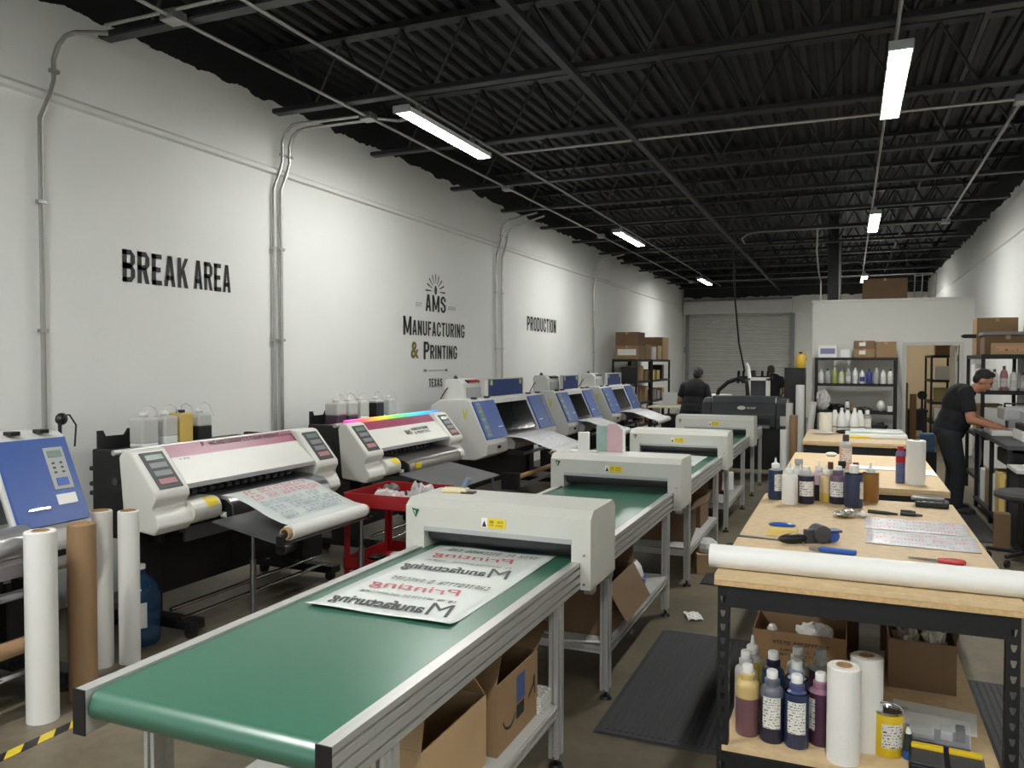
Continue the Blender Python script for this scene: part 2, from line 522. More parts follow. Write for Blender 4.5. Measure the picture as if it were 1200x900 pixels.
def concrete():
    m = bpy.data.materials.new('concrete_floor'); m.use_nodes = True
    nt = m.node_tree; b = nt.nodes['Principled BSDF']; N, L = nt.nodes.new, nt.links.new
    tc = N('ShaderNodeTexCoord')
    n1 = N('ShaderNodeTexNoise'); n1.inputs['Scale'].default_value = 1.3; n1.inputs['Detail'].default_value = 9; n1.inputs['Roughness'].default_value = .65
    n2 = N('ShaderNodeTexNoise'); n2.inputs['Scale'].default_value = 14; n2.inputs['Detail'].default_value = 6
    for n in (n1, n2): L(tc.outputs['Object'], n.inputs['Vector'])
    r1 = N('ShaderNodeValToRGB')
    e = r1.color_ramp.elements
    e[0].position, e[1].position = .32, .68
    e[0].color = (*lin((88, 80, 64)), 1); e[1].color = (*lin((124, 114, 96)), 1)
    L(n1.outputs[0], r1.inputs[0])
    r2 = N('ShaderNodeValToRGB'); r2.color_ramp.elements[0].position = .35; r2.color_ramp.elements[1].position = .6
    r2.color_ramp.elements[0].color = (.72, .72, .72, 1)
    L(n2.outputs[0], r2.inputs[0])
    mx = N('ShaderNodeMix'); mx.data_type = 'RGBA'; mx.blend_type = 'MULTIPLY'; mx.inputs[0].default_value = .6
    L(r1.outputs[0], mx.inputs[6]); L(r2.outputs[0], mx.inputs[7]); L(mx.outputs[2], b.inputs['Base Color'])
    b.inputs['Roughness'].default_value = .42
    bp = N('ShaderNodeBump'); bp.inputs['Strength'].default_value = .06; bp.inputs['Distance'].default_value = .01
    L(n2.outputs[0], bp.inputs['Height']); L(bp.outputs[0], b.inputs['Normal'])
    return m
struct('floor', MB().box(XL-.2, XR+.2, YF-.2, YB+3, -.15, 0), concrete())
struct('wall_left', MB().box(XL-.2, XL, YF-.2, YB+.2, 0, ZD+.1), WALL)
struct('wall_right', MB().box(XR, XR+.2, YF-.2, YB+.2, 0, ZD+.1), WALL)
wf = MB().box(XL, XR, YF-.2, YF, 2.6, ZD+.1).box(XL, XR, YF-.2, YF, 0, .5)
for a_, b_ in ((XL, -4.5), (-1.9, -1.4), (1.2, XR)):
    wf.box(a_, b_, YF-.2, YF, .5, 2.6)
struct('wall_front', wf, WALL)
for k, xc in enumerate((-3.2, -.1)):  # unseen windows, added to let in fill daylight from behind the camera
    w_ = struct('window_%d' % (k+1), MB().box(xc-1.3, xc-1.24, YF-.15, YF-.05, .5, 2.6).box(xc+1.24, xc+1.3, YF-.15, YF-.05, .5, 2.6).box(xc-1.24, xc+1.24, YF-.15, YF-.05, .5, .56).box(xc-1.24, xc+1.24, YF-.15, YF-.05, 2.54, 2.6).box(xc-.03, xc+.03, YF-.15, YF-.05, .56, 2.54), ALU)
    for x_ in (xc-1.24, xc+.03):
        P('pane', MB().box(x_, x_+1.21, YF-.105, YF-.097, .56, 2.54), mat('window_glass', (240, 244, 244), .05, alpha=.06), w_)
DX0, DX1, DZ = -4.80, -1.62, 3.2
WALLB = wall_mat('painted_back_wall', (222, 221, 214), 3.76)
struct('wall_back', MB().box(XL, DX0, YB, YB+.2, 0, ZD+.1).box(DX0, DX1, YB, YB+.2, DZ, ZD+.1).box(DX1, XR, YB, YB+.2, 0, ZD+.1), WALLB)
# horizontal reveal strip along the concrete panels
struct('trim_1', MB().prism([(XL, 3.435), (XL+.04, 3.445), (XL+.04, 3.478), (XL, 3.51)], 'y', YF, YB), WALL)
struct('trim_2', MB().prism([(XR, 3.44), (XR-.028, 3.45), (XR-.028, 3.475), (XR, 3.50)], 'y', YF, YB), WALL)
# corrugated roof deck
cm = MB()
xs = []
x = XL
while x < XR:
    xs += [(x, ZD), (x+.055, ZD), (x+.075, ZD+.045), (x+.13, ZD+.045)]
    x += .15
xs.append((XR, ZD))
for (a, b_) in zip(xs, xs[1:]):
    cm.quad((a[0], YF, a[1]), (a[0], YB, a[1]), (b_[0], YB, b_[1]), (b_[0], YF, b_[1]))
cm.box(XL-.2, XR+.2, YF-.2, YB+.2, ZD+.06, ZD+.16)
ceil = struct('ceiling', cm, BLACKP)
# open web joists
jm = MB()
jm.box(XL+.12, XR-.1, -.055, -.01, 3.95, 3.985).box(XL+.12, XR-.1, .01, .055, 3.95, 3.985)
jm.box(XL+.12, XR-.1, -.045, .045, 3.945, 3.951)
jm.box(XL, XR, -.06, .06, ZD-.05, ZD)
wm = MB(); n = 11
for i in range(n):
    xa = XL+.25+(XR-XL-.5)*i/n; xb = XL+.25+(XR-XL-.5)*(i+1)/n; xm = (xa+xb)/2
    wm.cyl((xa, 0, ZD-.04), (xm, 0, 3.97), .013, n=6).cyl((xm, 0, 3.97), (xb, 0, ZD-.04), .013, n=6)
j0 = P('joist', jm, JOISTM, ceil); w0 = P('web', wm, JOISTM, j0)
JY = [4.07, 5.88, 7.48, 9.37, 11.0, 12.65, 14.35, 16.1, 17.8, 19.5, 21.2, 22.9, 24.6]
j0.location.y = JY[0]
for y in JY[1:] + [2.3, .55, -1.2, -2.9]:
    j = j0.copy(); COL.objects.link(j); j.parent = ceil; j.location.y = y
    w = w0.copy(); COL.objects.link(w); w.parent = j
P('bridging_bar', MB().box(-2.01, -1.95, 3, YB, 3.90, 3.945), JOISTM, ceil)
P('bridging_bar', MB().box(-1.60, -1.56, 3, 13.0, 4.36, 4.40), JOISTM, ceil)
P('bridging_bar', MB().box(.93, .97, 3, YB, 4.36, 4.40), JOISTM, ceil)

# roll-up door
d = MB()
nsl = 46; hs = DZ/nsl; prof = []
for i in range(nsl):
    z = i*hs
    prof += [(.0, z), (-.018, z+hs*.25), (-.018, z+hs*.7), (0, z+hs*.95)]
prof.append((0, DZ))
for a, b_ in zip(prof, prof[1:]):
    d.quad((DX0-.04, YB+.06+a[0], a[1]), (DX1+.04, YB+.06+a[0], a[1]), (DX1+.04, YB+.06+b_[0], b_[1]), (DX0-.04, YB+.06+b_[0], b_[1]))
SHUT = mat('shutter_steel', (186, 186, 181), .5, .1, var=.05, vs=3)
door = struct('door_1', d, SHUT, label='grey corrugated steel roll-up door')
P('hood', MB().prism([(YB-.42, 3.22), (YB-.42, 3.62), (YB-.30, 3.70), (YB, 3.70), (YB, 3.22)], 'x', DX0-.08, DX1+.02), SHUT, door)
for xx in (DX0-.08, DX1-.02):
    P('guide_rail', MB().box(xx, xx+.1, YB-.09, YB, 0, 3.22), GREY, door)
P('bottom_bar', MB().box(DX0+.03, DX1-.03, YB-.005, YB+.055, .0, .09), GREY, door)

# office partition with doorway and the room behind it
PY, PX0, PZ, OX0, OX1, OZ = 16.6, -.65, 2.86, 1.0, 1.87, 2.02
struct('wall_partition', MB().box(PX0, OX0, PY, PY+.12, 0, PZ).box(OX0, OX1, PY, PY+.12, OZ, PZ).box(OX1, XR, PY, PY+.12, 0, PZ), PART)
struct('wall_office_side', MB().box(PX0, PX0+.12, PY+.12, 22, 0, PZ), PART)
struct('wall_office_back', MB().box(PX0, XR, 20.4, 20.52, 0, PZ-.08), CREAM)
struct('ceiling_office', MB().box(PX0, XR, PY+.12, 22, PZ-.06, PZ), PART)
struct('trim_3', MB().box(PX0-.02, XR, PY-.03, PY+.1, PZ, PZ+.045), PART)
dr = struct('door_2', MB().box(OX0-.06, OX0, PY-.03, PY+.14, 0, OZ+.06).box(OX1, OX1+.06, PY-.03, PY+.14, 0, OZ+.06).box(OX0, OX1, PY-.03, PY+.14, OZ, OZ+.06), OFFW)
P('door_leaf', MB().box(OX1-.05, OX1-.005, PY+.16, PY+1.0, .01, OZ-.01), OFFW, dr)
P('hinge', MB().cyl((OX1-.01, PY+.12, 1.72), (OX1-.01, PY+.12, 1.84), .018, n=8), STEEL, dr)
# lamp in the office
t = thing('office_ceiling_light', 'square ceiling light inside the back office', 'light', (1.25, 18.6, PZ-.06))
P('frame', MB().box(-.32, .32, -.32, .32, -.05, 0), WPL, t)
P('diffuser', MB().box(-.28, .28, -.28, .28, -.06, -.05), mat('office_light', (255, 236, 205), emit=9), t)

# ================================================================= LIGHT FIXTURES
LENS = mat('led_lens', (252, 252, 248), .5, emit=TUBE)
LENS_B = mat('led_lens_behind', (252, 252, 248), .5, emit=TUBE*2.3)  # emission boosted as fill for the left wall near the camera
LENS_R = mat('led_lens_bright', (252, 252, 248), .5, emit=TUBE*1.55)   # stronger emission tuned for the right row
def fixture(x, y, label, L=1.68, lens=LENS):
    t = thing('linear_light', label, 'light', (x, y, 3.80), 0, 'linear ceiling lights')
    P('housing', MB().prism([(-.075, .004), (-.063, .004), (-.063, .03), (.063, .03), (.063, .004), (.075, .004), (.075, .045), (.06, .055), (-.06, .055), (-.075, .045)], 'y', 0, L), WPL, t)
    P('lens', MB().prism([(-.062, .03), (-.062, .001), (-.05, -.003), (.05, -.003), (.062, .001), (.062, .03)], 'y', .03, L-.03), lens, t)
    for y0 in (-.004, L-.03):
        P('end_cap', MB().box(-.078, .078, y0, y0+.034, -.004, .057, .006), LGREY, t)
    for y0 in (.3, L-.3):
        P('hanger', MB().box(-.02, .02, y0-.02, y0+.02, .055, .15), GALV, t)
    return t
f0 = fixture(-3.49, 5.83, 'bright linear ceiling light nearest the camera in the left row')
fixture(-3.0, -.4, 'linear ceiling light of the left row behind the camera', lens=LENS_B)
f1 = fixture(.30, 5.95, 'large linear ceiling light at top right, nearest of the right row', lens=LENS_R)
for x, y, l in ((-3.49, 12.55, 'linear ceiling light second in the left row, above the blue printers'),
                (-3.50, 20.4, 'small distant linear ceiling light in the left row, by the roll-up door'),
                (.33, 12.4, 'linear ceiling light second in the right row'),
                (.34, 21.2, 'distant ceiling light of the right row beside the brown box on the partition'),
                (.30, -.4, 'linear ceiling light of the right row behind the camera')):
    dup(f1 if x > 0 or y < 0 else f0, (x, y, 3.80), label=l)

# ================================================================= CONDUITS
def arc(p, q, r, k=4):
    return p
def conduit(pts, label, r=.014, boxes=(), m=GALV, name='conduit', straps=()):
    t = thing(name, label, 'conduit', (0, 0, 0))
    P('pipe', MB().tube(pts, r), m, t, smooth=True)
    for (x, y, z) in boxes:
        P('junction_box', MB().box(x-.06, x+.06, y-.06, y+.06, z-.035, z+.035, .008), GALV, t)
    for (x, y, z) in straps:
        P('strap', MB().box(x-.015, x+.02, y-.03, y+.03, z-.012, z+.012), GALV, t)
    return t
ZC = 3.925
conduit([(-3.49, 2.5, ZC+.02), (-3.49, 24, ZC+.02)], 'long pipe carrying the left row of ceiling lights', .013)
conduit([(-4.05, 2.5, ZC), (-4.05, 22.3, ZC)], 'long pipe along the ceiling close to the left wall', .014, [(-4.05, 3.93, ZC), (-4.05, 6.2, ZC), (-4.05, 9.4, ZC), (-4.05, 13.6, ZC), (-4.05, 22.3, ZC)])
conduit([(-4.62, 3.9, ZC+.03), (-2.7, 3.9, ZC+.03)], 'short cross pipe at the top left corner of the ceiling', .013)
conduit([(.27, 2.5, ZC+.02), (.31, 24.5, ZC+.02)], 'long pipe carrying the right row of ceiling lights', .013)
conduit([(-3.45, 7.82, ZC-.01), (1.32, 7.86, ZC-.01)], 'pipe crossing the ceiling to the box near the right wall', .014, [(1.32, 7.88, ZC-.01)])
conduit([(1.32, 7.9, ZC-.01), (1.38, 14.15, ZC-.01)], 'pipe running back along the right side of the ceiling', .014)
conduit([(-1.72, 14.6, ZC-.12), (-1.72, 14.2, ZC-.10), (-1.62, 14.14, ZC-.04), (-1.45, 14.14, ZC-.01), (1.38, 14.17, ZC-.01)], 'pipe crossing mid ceiling with a bent left end', .014, [(1.38, 14.17, ZC-.01)])
conduit([(-4.0, 22.3, ZC), (.3, 22.3, ZC), (1.9, 22.3, ZC)], 'far pipe crossing the ceiling before the roll-up door', .014)
conduit([(-.5, 14.24, ZC), (-.52, 14.6, 3.6), (-.52, 15.6, 3.35), (-.52, 16.9, 3.3), (-.52, 16.9, 2.92)], 'thin drop pipe bending down to the partition top', .014)
def wallpipe(y, ztop, label, bend, y1=None, z0=.3, jog=True):
    x = XL+.03
    p = [(x, y, z0), (x, y, 2.9)]
    if jog: p += [(x, y, 3.30), (x+.03, y+.05, 3.46), (x+.045, y+.07, 3.56)]
    yy = y+.07 if jog else y
    xx = x+.045 if jog else x
    p += [(xx, yy, ztop-.16), (xx+.03, yy+.01, ztop-.07), (xx+.09, yy+.02, ztop-.015), (xx+.17, yy+.03, ztop)] + bend
    conduit(p, label, .016, straps=[(x, y, z) for z in (1.9, 2.75)] + [(xx, yy, 3.62)])
wallpipe(3.64, 3.86, 'steel conduit on the left wall left of the BREAK AREA lettering', [(-4.6, 3.9, 3.90)])
wallpipe(5.95, 3.90, 'left pipe of the conduit pair right of the BREAK AREA lettering', [(-4.12, 6.15, ZC)])
wallpipe(6.05, 3.88, 'right pipe of the conduit pair right of the BREAK AREA lettering', [(-4.0, 6.28, ZC), (-3.85, 6.4, ZC), (-3.55, 6.35, ZC)])
wallpipe(11.0, 3.86, 'left pipe of the conduit pair between logo and PRODUCTION lettering', [(-4.3, 11.1, ZC)])
wallpipe(11.22, 3.80, 'right pipe of the conduit pair between logo and PRODUCTION lettering', [(-4.3, 11.4, ZC)])
wallpipe(16.0, 3.86, 'dark thin conduit on the left wall right of PRODUCTION lettering', [(-4.3, 16.1, ZC)])
solo('hanging_power_cord', MB().tube([(-2.05, 15.6, 3.93), (-2.06, 15.8, 3.6), (-2.10, 16.4, 2.9), (-2.12, 17.2, 2.1), (-2.08, 17.9, 1.50)], .018), BLKP, 'black power cord hanging from the ceiling before the roll-up door', 'cord', smooth=True)

# ================================================================= WALL LETTERING
U, V_ = (0, 1, 0), (0, 0, 1)
xw = XL+.004
def letters(label, items):
    t = thing('wall_lettering', label, 'sign', (0, 0, 0))
    for (s, y0, y1, z0, z1, m, bold) in items:
        if bold: block_text('lettering', s, y1-y0, z1-z0, (xw, y0, z0), U, V_, m, t)
        else: text('lettering', s, y1-y0, z1-z0, (xw, y0, z0), U, V_, m, t, .03 if s == '&' else .0)
    return t
letters('large black BREAK AREA lettering on the left wall', [('BREAK', 4.295, 4.93, 2.29, 2.53, BLET, .045), ('AREA', 4.99, 5.41, 2.295, 2.53, BLET, .045)])
letters('black PRODUCTION lettering on the left wall', [('PRODUCTION', 12.31, 13.74, 2.225, 2.465, BLET, .03)])
lg = letters('black company logo lettering with sunburst painted on the left wall', [
    ('AMS', 8.86, 9.41, 2.345, 2.56, BLET, .016),
    ('EST', 8.62, 8.77, 2.39, 2.44, GLET, 0), ('2020', 9.47, 9.69, 2.395, 2.445, GLET, .0),
    ('M', 8.31, 8.51, 2.025, 2.255, BLET, .012), ('ANUFACTURING', 8.53, 9.97, 2.03, 2.215, BLET, .03),
    ('&', 8.49, 8.69, 1.74, 1.95, OLET, 0),
    ('P', 8.81, 8.96, 1.73, 1.955, BLET, .03), ('RINTING', 8.98, 9.74, 1.735, 1.915, BLET, .03),
    ('TEXAS', 8.945, 9.31, 1.375, 1.48, BLET, .02)])
sb = MB()
cy, cz = 9.13, 2.61
sb.grid(lambda u, v: (xw, cy+.035*v*math.cos(2*math.pi*u), cz+.015+.06*v*math.sin(2*math.pi*u)), 14, 1)
P('sun_disc', sb, BLET, lg)
for k in range(9):
    a = math.pi*(k)/8
    r0, r1 = .10, .24 if k in (0, 8) else .22
    c_, s_ = math.cos(a), math.sin(a)
    q = .012
    P('ray', MB().quad((xw, cy+r0*c_*1.1-q*s_*.4, cz+r0*s_+q*c_*.4), (xw, cy+r0*c_*1.1+q*s_*.4, cz+r0*s_-q*c_*.4), (xw, cy+r1*c_*1.1+q*s_, cz+r1*s_-q*c_), (xw, cy+r1*c_*1.1-q*s_, cz+r1*s_+q*c_)), BLET, lg)
P('rule', MB().quad((xw, 8.92, 1.583), (xw, 9.36, 1.583), (xw, 9.36, 1.592), (xw, 8.92, 1.592)), GLET, lg)
for yy in (8.81, 9.38):
    P('flourish', MB().quad((xw, yy, 1.572), (xw, yy+.08, 1.572), (xw, yy+.08, 1.603), (xw, yy, 1.603)), GLET, lg)
# ================================================================= CONVEYORS
CX0, CX1, CZ = -1.93, -1.09, .80
def railprof(x, s):
    """slotted extrusion section, outer face at x, s = +1 when the outside is +x"""
    p = [(0, .02), (.04, .02), (.04, -.10), (0, -.10), (0, -.082), (.012, -.082), (.012, -.072), (0, -.072), (0, -.045), (.012, -.045), (.012, -.033), (0, -.033), (0, -.01), (.012, -.01), (.012, 0), (0, 0)]
    return [(x - s*a, CZ-.012+b) for a, b in p]
LEGP = [(-.02,-.02),(-.006,-.02),(-.006,-.01),(.006,-.01),(.006,-.02),(.02,-.02),(.02,-.006),(.01,-.006),(.01,.006),(.02,.006),(.02,.02),(.006,.02),(.006,.01),(-.006,.01),(-.006,.02),(-.02,.02),(-.02,.006),(-.01,.006),(-.01,-.006),(-.02,-.006)]
def beam(mb, p0, p1):
    """slotted beam between two points, axis aligned along x or y"""
    (x0, y0, z), (x1, y1, _) = p0, p1
    if abs(x1-x0) > abs(y1-y0): mb.prism([(a+y0, b+z) for a, b in LEGP], 'x', x0, x1)
    else: mb.prism([(a+x0, b+z) for a, b in LEGP], 'y', y0, y1)
    return mb
def conveyor(y0, y1, legs, label, shelf=True, nearcap=False):
    t = thing('belt_conveyor', label, 'conveyor', ((CX0+CX1)/2, y0, 0), 0, 'green belt conveyors in a line')
    ox, oy = -(CX0+CX1)/2, -y0
    def Q(name, mb, m, parent=t, **k):
        bmesh.ops.translate(mb.bm, vec=(ox, oy, 0), verts=mb.bm.verts)
        return P(name, mb, m, parent, **k)
    bp = []
    r = .042
    zc = CZ-r
    for k in range(9):
        a = -math.pi/2 - math.pi*k/8
        bp.append((y0+.05+r*math.cos(a), zc+r*math.sin(a)))
    for k in range(9):
        a = math.pi/2 - math.pi*k/8
        bp.append((y1-.05+r*math.cos(a), zc+r*math.sin(a)))
    Q('belt', MB().prism(bp, 'x', CX0+.045, CX1-.045), BELT, smooth=True)
    for x, s in ((CX1, 1), (CX0, -1)):
        Q('side_rail', MB().prism(railprof(x, s), 'y', y0+.004, y1-.004), ALU)
        xa, xb = (x-.042, x+.003) if s > 0 else (x-.003, x+.042)
        for yy in (y0, y1-.004):
            Q('end_cap', MB().box(xa, xb, yy, yy+.004, CZ-.115, CZ+.01), BLKP)
    for yy in legs:
        for x in (CX1-.02, CX0+.02):
            lp = [(x+a*1.0, yy+b*1.9) for a, b in LEGP]
            g = Q('leg', MB().prism(lp, 'z', .05, CZ-.115), ALU)
            Q('foot', MB().cyl((x, yy, 0), (x, yy, .015), .032, .026, 12).cyl((x, yy, .015), (x, yy, .05), .008, n=8), BLKP, g)
        Q('cross_beam', beam(MB(), (CX0+.04, yy, CZ-.14), (CX1-.04, yy, CZ-.14)), ALU)
    if shelf:
        zs = .25
        for x in (CX0+.02, CX1-.02):
            Q('lower_beam', beam(MB(), (x, legs[0]+.04, zs), (x, legs[-1]-.04, zs)), ALU)
        for yy in (legs[0], legs[-1]):
            Q('lower_beam', beam(MB(), (CX0+.04, yy, zs), (CX1-.04, yy, zs)), ALU)
        Q('lower_shelf', MB().box(CX0+.005, CX1-.005, legs[0]+.04, legs[-1]-.04, zs+.02, zs+.03), mat('shelf_laminate', (176, 176, 172), .45))
    Q('motor', MB().box(CX0+.15, CX0+.4, legs[-1]-.02, legs[-1]+.18, CZ-.28, CZ-.12, .01), BLKP)
    return t
conveyor(1.50, 3.78, (1.77, 3.10), 'nearest green belt conveyor with the printed film on it')
conveyor(3.80, 5.86, (3.84, 5.26), 'empty green belt conveyor behind the nearest press')
conveyor(5.90, 8.06, (6.03, 7.43), 'green belt conveyor behind the second press, film lying on its belt')
conveyor(8.10, 10.3, (8.12, 9.46), 'green belt conveyor between third and farthest press')
conveyor(10.34, 11.5, (10.45, 11.4), 'farthest short conveyor in front of the black printer', False)

def press(y, label):
    t = thing('roller_press', label, 'press', ((CX0+CX1)/2, y, 0), 0, 'white roller presses on the conveyors')
    x0, x1, D = -.46, .47, .40
    z0, z1 = .685, 1.035
    # front plate outline with opening
    hood = MB()
    sec = [(0, .89), (0, 1.0), (.045, z1), (D-.04, z1), (D, 1.0), (D, .89)]
    hood.prism(sec, 'x', x0+.09, x1-.09)
    P('hood', hood, PRESSW, t)
    sl = [(0, .80), (0, 1.0), (.045, z1), (D-.04, z1), (D, 1.0), (D, .80)]
    P('end_housing', MB().prism([(0, .70), (0, 1.0), (.045, z1), (D-.04, z1), (D, 1.0), (D, .70)], 'x', x0-.01, x0+.09), PRESSW, t)
    P('end_housing', MB().prism(sl, 'x', x1-.09, x1-.045).prism([(0, z0), (0, 1.0), (.045, z1), (D-.04, z1), (D, 1.0), (D, z0)], 'x', x1-.048, x1), PRESSW, t)
    for yy, zz, rr in ((.10, .875, .058), (.28, .868, .058)):
        P('roller', MB().cyl((x0+.08, yy, zz), (x1-.08, yy, zz), rr, n=20), mat('roller_rubber', (70, 70, 72), .35, .3), t, smooth=True)
    P('lintel', MB().box(x0+.09, x1-.09, -.006, .0, .885, .905), LGREY, t)
    st = P('warning_sticker', MB().box(-.03, .06, -.003, 0, .925, .97), YEL, t)
    P('sticker_panel', MB().box(-.062, -.032, -.003, 0, .925, .97), PAPER, st)
    P('warning_icon', MB().prism([(-.059, .93), (-.036, .93), (-.047, .958)], 'y', -.005, -.003), BLET, st)
    glyph_row('warning_text', 9, .07, .010, (-.02, -.0045, .95), (1, 0, 0), (0, 0, 1), DLET, st, 3)
    glyph_row('warning_text', 9, .07, .008, (-.02, -.0045, .935), (1, 0, 0), (0, 0, 1), DLET, st, 4)
    em = P('emblem', MB().prism([(x0+.025, .99), (x0+.065, .985), (x0+.045, .945)], 'y', -.003, 0), GREENE, t)
    P('emblem_mark', MB().prism([(x0+.036, .98), (x0+.043, .98), (x0+.047, .957)], 'y', -.005, -.003), PAPER, em)
    for xx, zz in ((x1-.03, .71), (x1-.03, .84), (x0+.06, .73)):
        P('bolt', MB().cyl((xx, -.006, zz), (xx, .0, zz), .006, n=8), STEEL, t)
    for xx in (x0+.04, x1-.02):
        for yy in (.06, D-.06):
            P('mount', MB().box(xx-.02, xx+.02, yy-.03, yy+.03, .66, .70), GALV, t)
    return t
p1 = press(3.35, 'nearest white roller press with a sponge on its top')
for y, l in ((5.40, 'second white roller press with a printed sample standing on it'), (7.66, 'third white roller press, nothing on top'), (9.92, 'farthest white roller press in front of the black printer')):
    dup(p1, ((CX0+CX1)/2, y, 0), label=l)

# printed film on the near belt (mirrored print, as for heat transfer)
def film_print(t, x0, x1, y0, y1, z):
    Wd, Hh = x1-x0, y1-y0
    UX, UY = (-1, 0, 0), (0, 1, 0)
    for k in range(2):
        yb = y0+.05+k*Hh*.5
        text('print_black', 'M', Wd*.15, .135, (x1-.05, yb+.02, z), UX, UY, DLET, t, 0, .25)
        text('print_black', 'anufacturing', Wd*.66, .12, (x1-.05-Wd*.165, yb+.0, z), UX, UY, DLET, t, .03, .25)
        glyph_row('print_grey', 26, Wd*.7, .025, (x1-.10, yb+.175, z), UX, UY, GLET, t, 5+k)
        text('print_red', 'Printing', Wd*.66, .10, (x1-.12, yb+.235, z), UX, UY, RLET, t, .0, .3)
        glyph_row('print_grey', 20, Wd*.75, .05, (x1-.06, yb+.37, z), UX, UY, GLET, t, 9+k)
t = thing('printed_film_sheet', 'white film printed with black and red lettering on the nearest belt', 'film', (-1.53, 2.37, CZ))
P('film', MB().grid(lambda u, v: (-.30+.60*u, 1.06*v, .003+.010*max(0, 1-v*18)+.002*math.sin(u*9+v*5)), 12, 30), FILM, t, smooth=True, solid=.002)
film_print(t, -.30, .30, 0, 1.05, .0075)
t = thing('printed_film_sheet', 'small white film sheet on the belt below the third press', 'film', (-1.50, 6.9, CZ))
P('film', MB().box(-.28, .28, 0, .75, .002, .006), FILM, t)
glyph_row('print_grey', 18, .45, .05, (-.22, .1, .0075), (1, 0, 0), (0, 1, 0), GLET, t, 31)
glyph_row('print_grey', 18, .45, .05, (-.22, .3, .0075), (1, 0, 0), (0, 1, 0), GLET, t, 32)
# things on the presses
t = thing('sponge', 'cream sponge block on top of the nearest press', 'sponge', (-1.83, 3.60, 1.035), .15)
P('sponge_block', MB().box(-.075, .06, -.03, .035, 0, .022, .006), mat('sponge', (226, 214, 176), .9, bump=.4, bs=120), t)
P('spout', MB().cyl((.03, .02, .02), (.055, .03, .07), .012, .018, 10), mat('grey_blue_plastic', (110, 120, 140), .4), t)
P('pad', MB().box(.03, .10, -.035, .02, 0, .008, .002), BLKP, t)
t = thing('small_carton', 'small white upright carton on the second press', 'box', (-1.80, 5.62, 1.035), .1)
P('carton_body', MB().box(-.038, .038, -.03, .03, 0, .145, .002), PAPER, t)
P('fold_flap', MB().box(-.10, .10, -.05, .06, 0, .006), PAPER, t)
t = thing('printed_sample', 'mint and pink printed sample standing on the second press', 'sample', (-1.64, 5.70, 1.035), -.1)
P('sample_panel', MB().box(-.09, .09, -.004, .004, .0, .19, .001), mat('mint_print', (156, 182, 174), .5, var=.12, vs=9), t)
P('pink_panel', MB().prism([(.0, .0), (.12, .0), (.12, .16), (.07, .21), (.0, .20)], 'y', -.012, -.006), mat('pink_print', (210, 176, 182), .5, var=.1, vs=9), t)
P('edge_panel', MB().box(.09, .12, -.006, .05, 0, .17), PAPER, t)

# cardboard boxes
def open_box(label, loc, rz, w, dp, h, m, flaps=(), name='cardboard_box', marks=None, group='open cardboard boxes', closed=False):
    """open carton, flaps = [(side, angle_deg)], side in n,s,e,w; angle 0 = straight up"""
    t = thing(name, label, 'box', loc, rz, group)
    th = .005
    mb = MB().box(-w/2, w/2, -dp/2, dp/2, 0, th)
    mb.box(-w/2, -w/2+th, -dp/2, dp/2, th, h).box(w/2-th, w/2, -dp/2, dp/2, th, h)
    mb.box(-w/2+th, w/2-th, -dp/2, -dp/2+th, th, h).box(-w/2+th, w/2-th, dp/2-th, dp/2, th, h)
    if closed: mb.box(-w/2, w/2, -dp/2, dp/2, h-th, h)
    P('carton_body', mb, m, t)
    for side, ang, L in flaps:
        a = math.radians(ang)
        f = MB()
        wd = (w if side in 'ns' else dp)/2-.004
        o_, u_ = math.sin(a), math.cos(a)
        nx, ny = {'e': (1, 0), 'w': (-1, 0), 'n': (0, 1), 's': (0, -1)}[side]
        px, py = nx*(w/2-th/2), ny*(dp/2-th/2)
        tx, ty = -ny, nx
        nrm = Vector((nx*u_, ny*u_, -o_))*.0022
        base = [Vector((px-tx*wd, py-ty*wd, h)), Vector((px+tx*wd, py+ty*wd, h))]
        top = [base[1]+Vector((nx*o_, ny*o_, u_))*L-Vector((tx*.012, ty*.012, 0)), base[0]+Vector((nx*o_, ny*o_, u_))*L+Vector((tx*.012, ty*.012, 0))]
        q = base+top
        va = f._v([p+nrm for p in q]); vb = f._v([p-nrm for p in q])
        f.bm.faces.new(va); f.bm.faces.new(vb[::-1])
        for i in range(4):
            j = (i+1) % 4
            f.bm.faces.new((va[i], vb[i], vb[j], va[j]))
        P('flap', f, m, t)
    return t
ZS = .28
b = open_box('open cardboard box with arrow mark and blue label under the nearest conveyor', (-1.34, 2.76, ZS), 0, .40, .40, .26, CARD, [('s', -35, .18), ('n', 70, .18), ('w', -60, .18)])
sm = MB()
for k in range(8):
    a0, a1 = -2.7+2.2*k/8, -2.7+2.2*(k+1)/8
    c_ = (-.09, .135); R0, R1 = .062, .073-.004*abs(k-4)/4
    sm.quad(*[(.2015, c_[0]+R*math.cos(a), c_[1]+R*math.sin(a)) for R, a in ((R0, a0), (R0, a1), (R1, a1), (R1, a0))])
P('arrow_mark', sm, BLET, b)
P('arrow_mark', MB().quad((.2015, .10, .10), (.2015, .16, .14), (.2015, .16, .15), (.2015, .10, .115)).quad((.2015, .15, .17), (.2015, .16, .10), (.2015, .17, .10), (.2015, .165, .18)), BLET, b)
P('shipping_label', MB().box(.2005, .2022, -.02, .06, .13, .23), mat('blue_label', (74, 92, 140), .5), b)
P('black_mark', MB().box(.2005, .2022, -.02, .05, .07, .12), BLET, b)
open_box('plain open cardboard box nearest the camera under the nearest conveyor', (-1.36, 2.28, ZS), 0, .40, .46, .25, CARDL, [('s', -20, .2), ('n', -40, .2), ('w', 40, .2)])
open_box('open cardboard box with a flap hanging out under the second conveyor', (-1.34, 4.17, ZS), .0, .44, .55, .27, CARDD, [('e', 150, .20), ('n', 10, .2), ('w', 10, .2)])
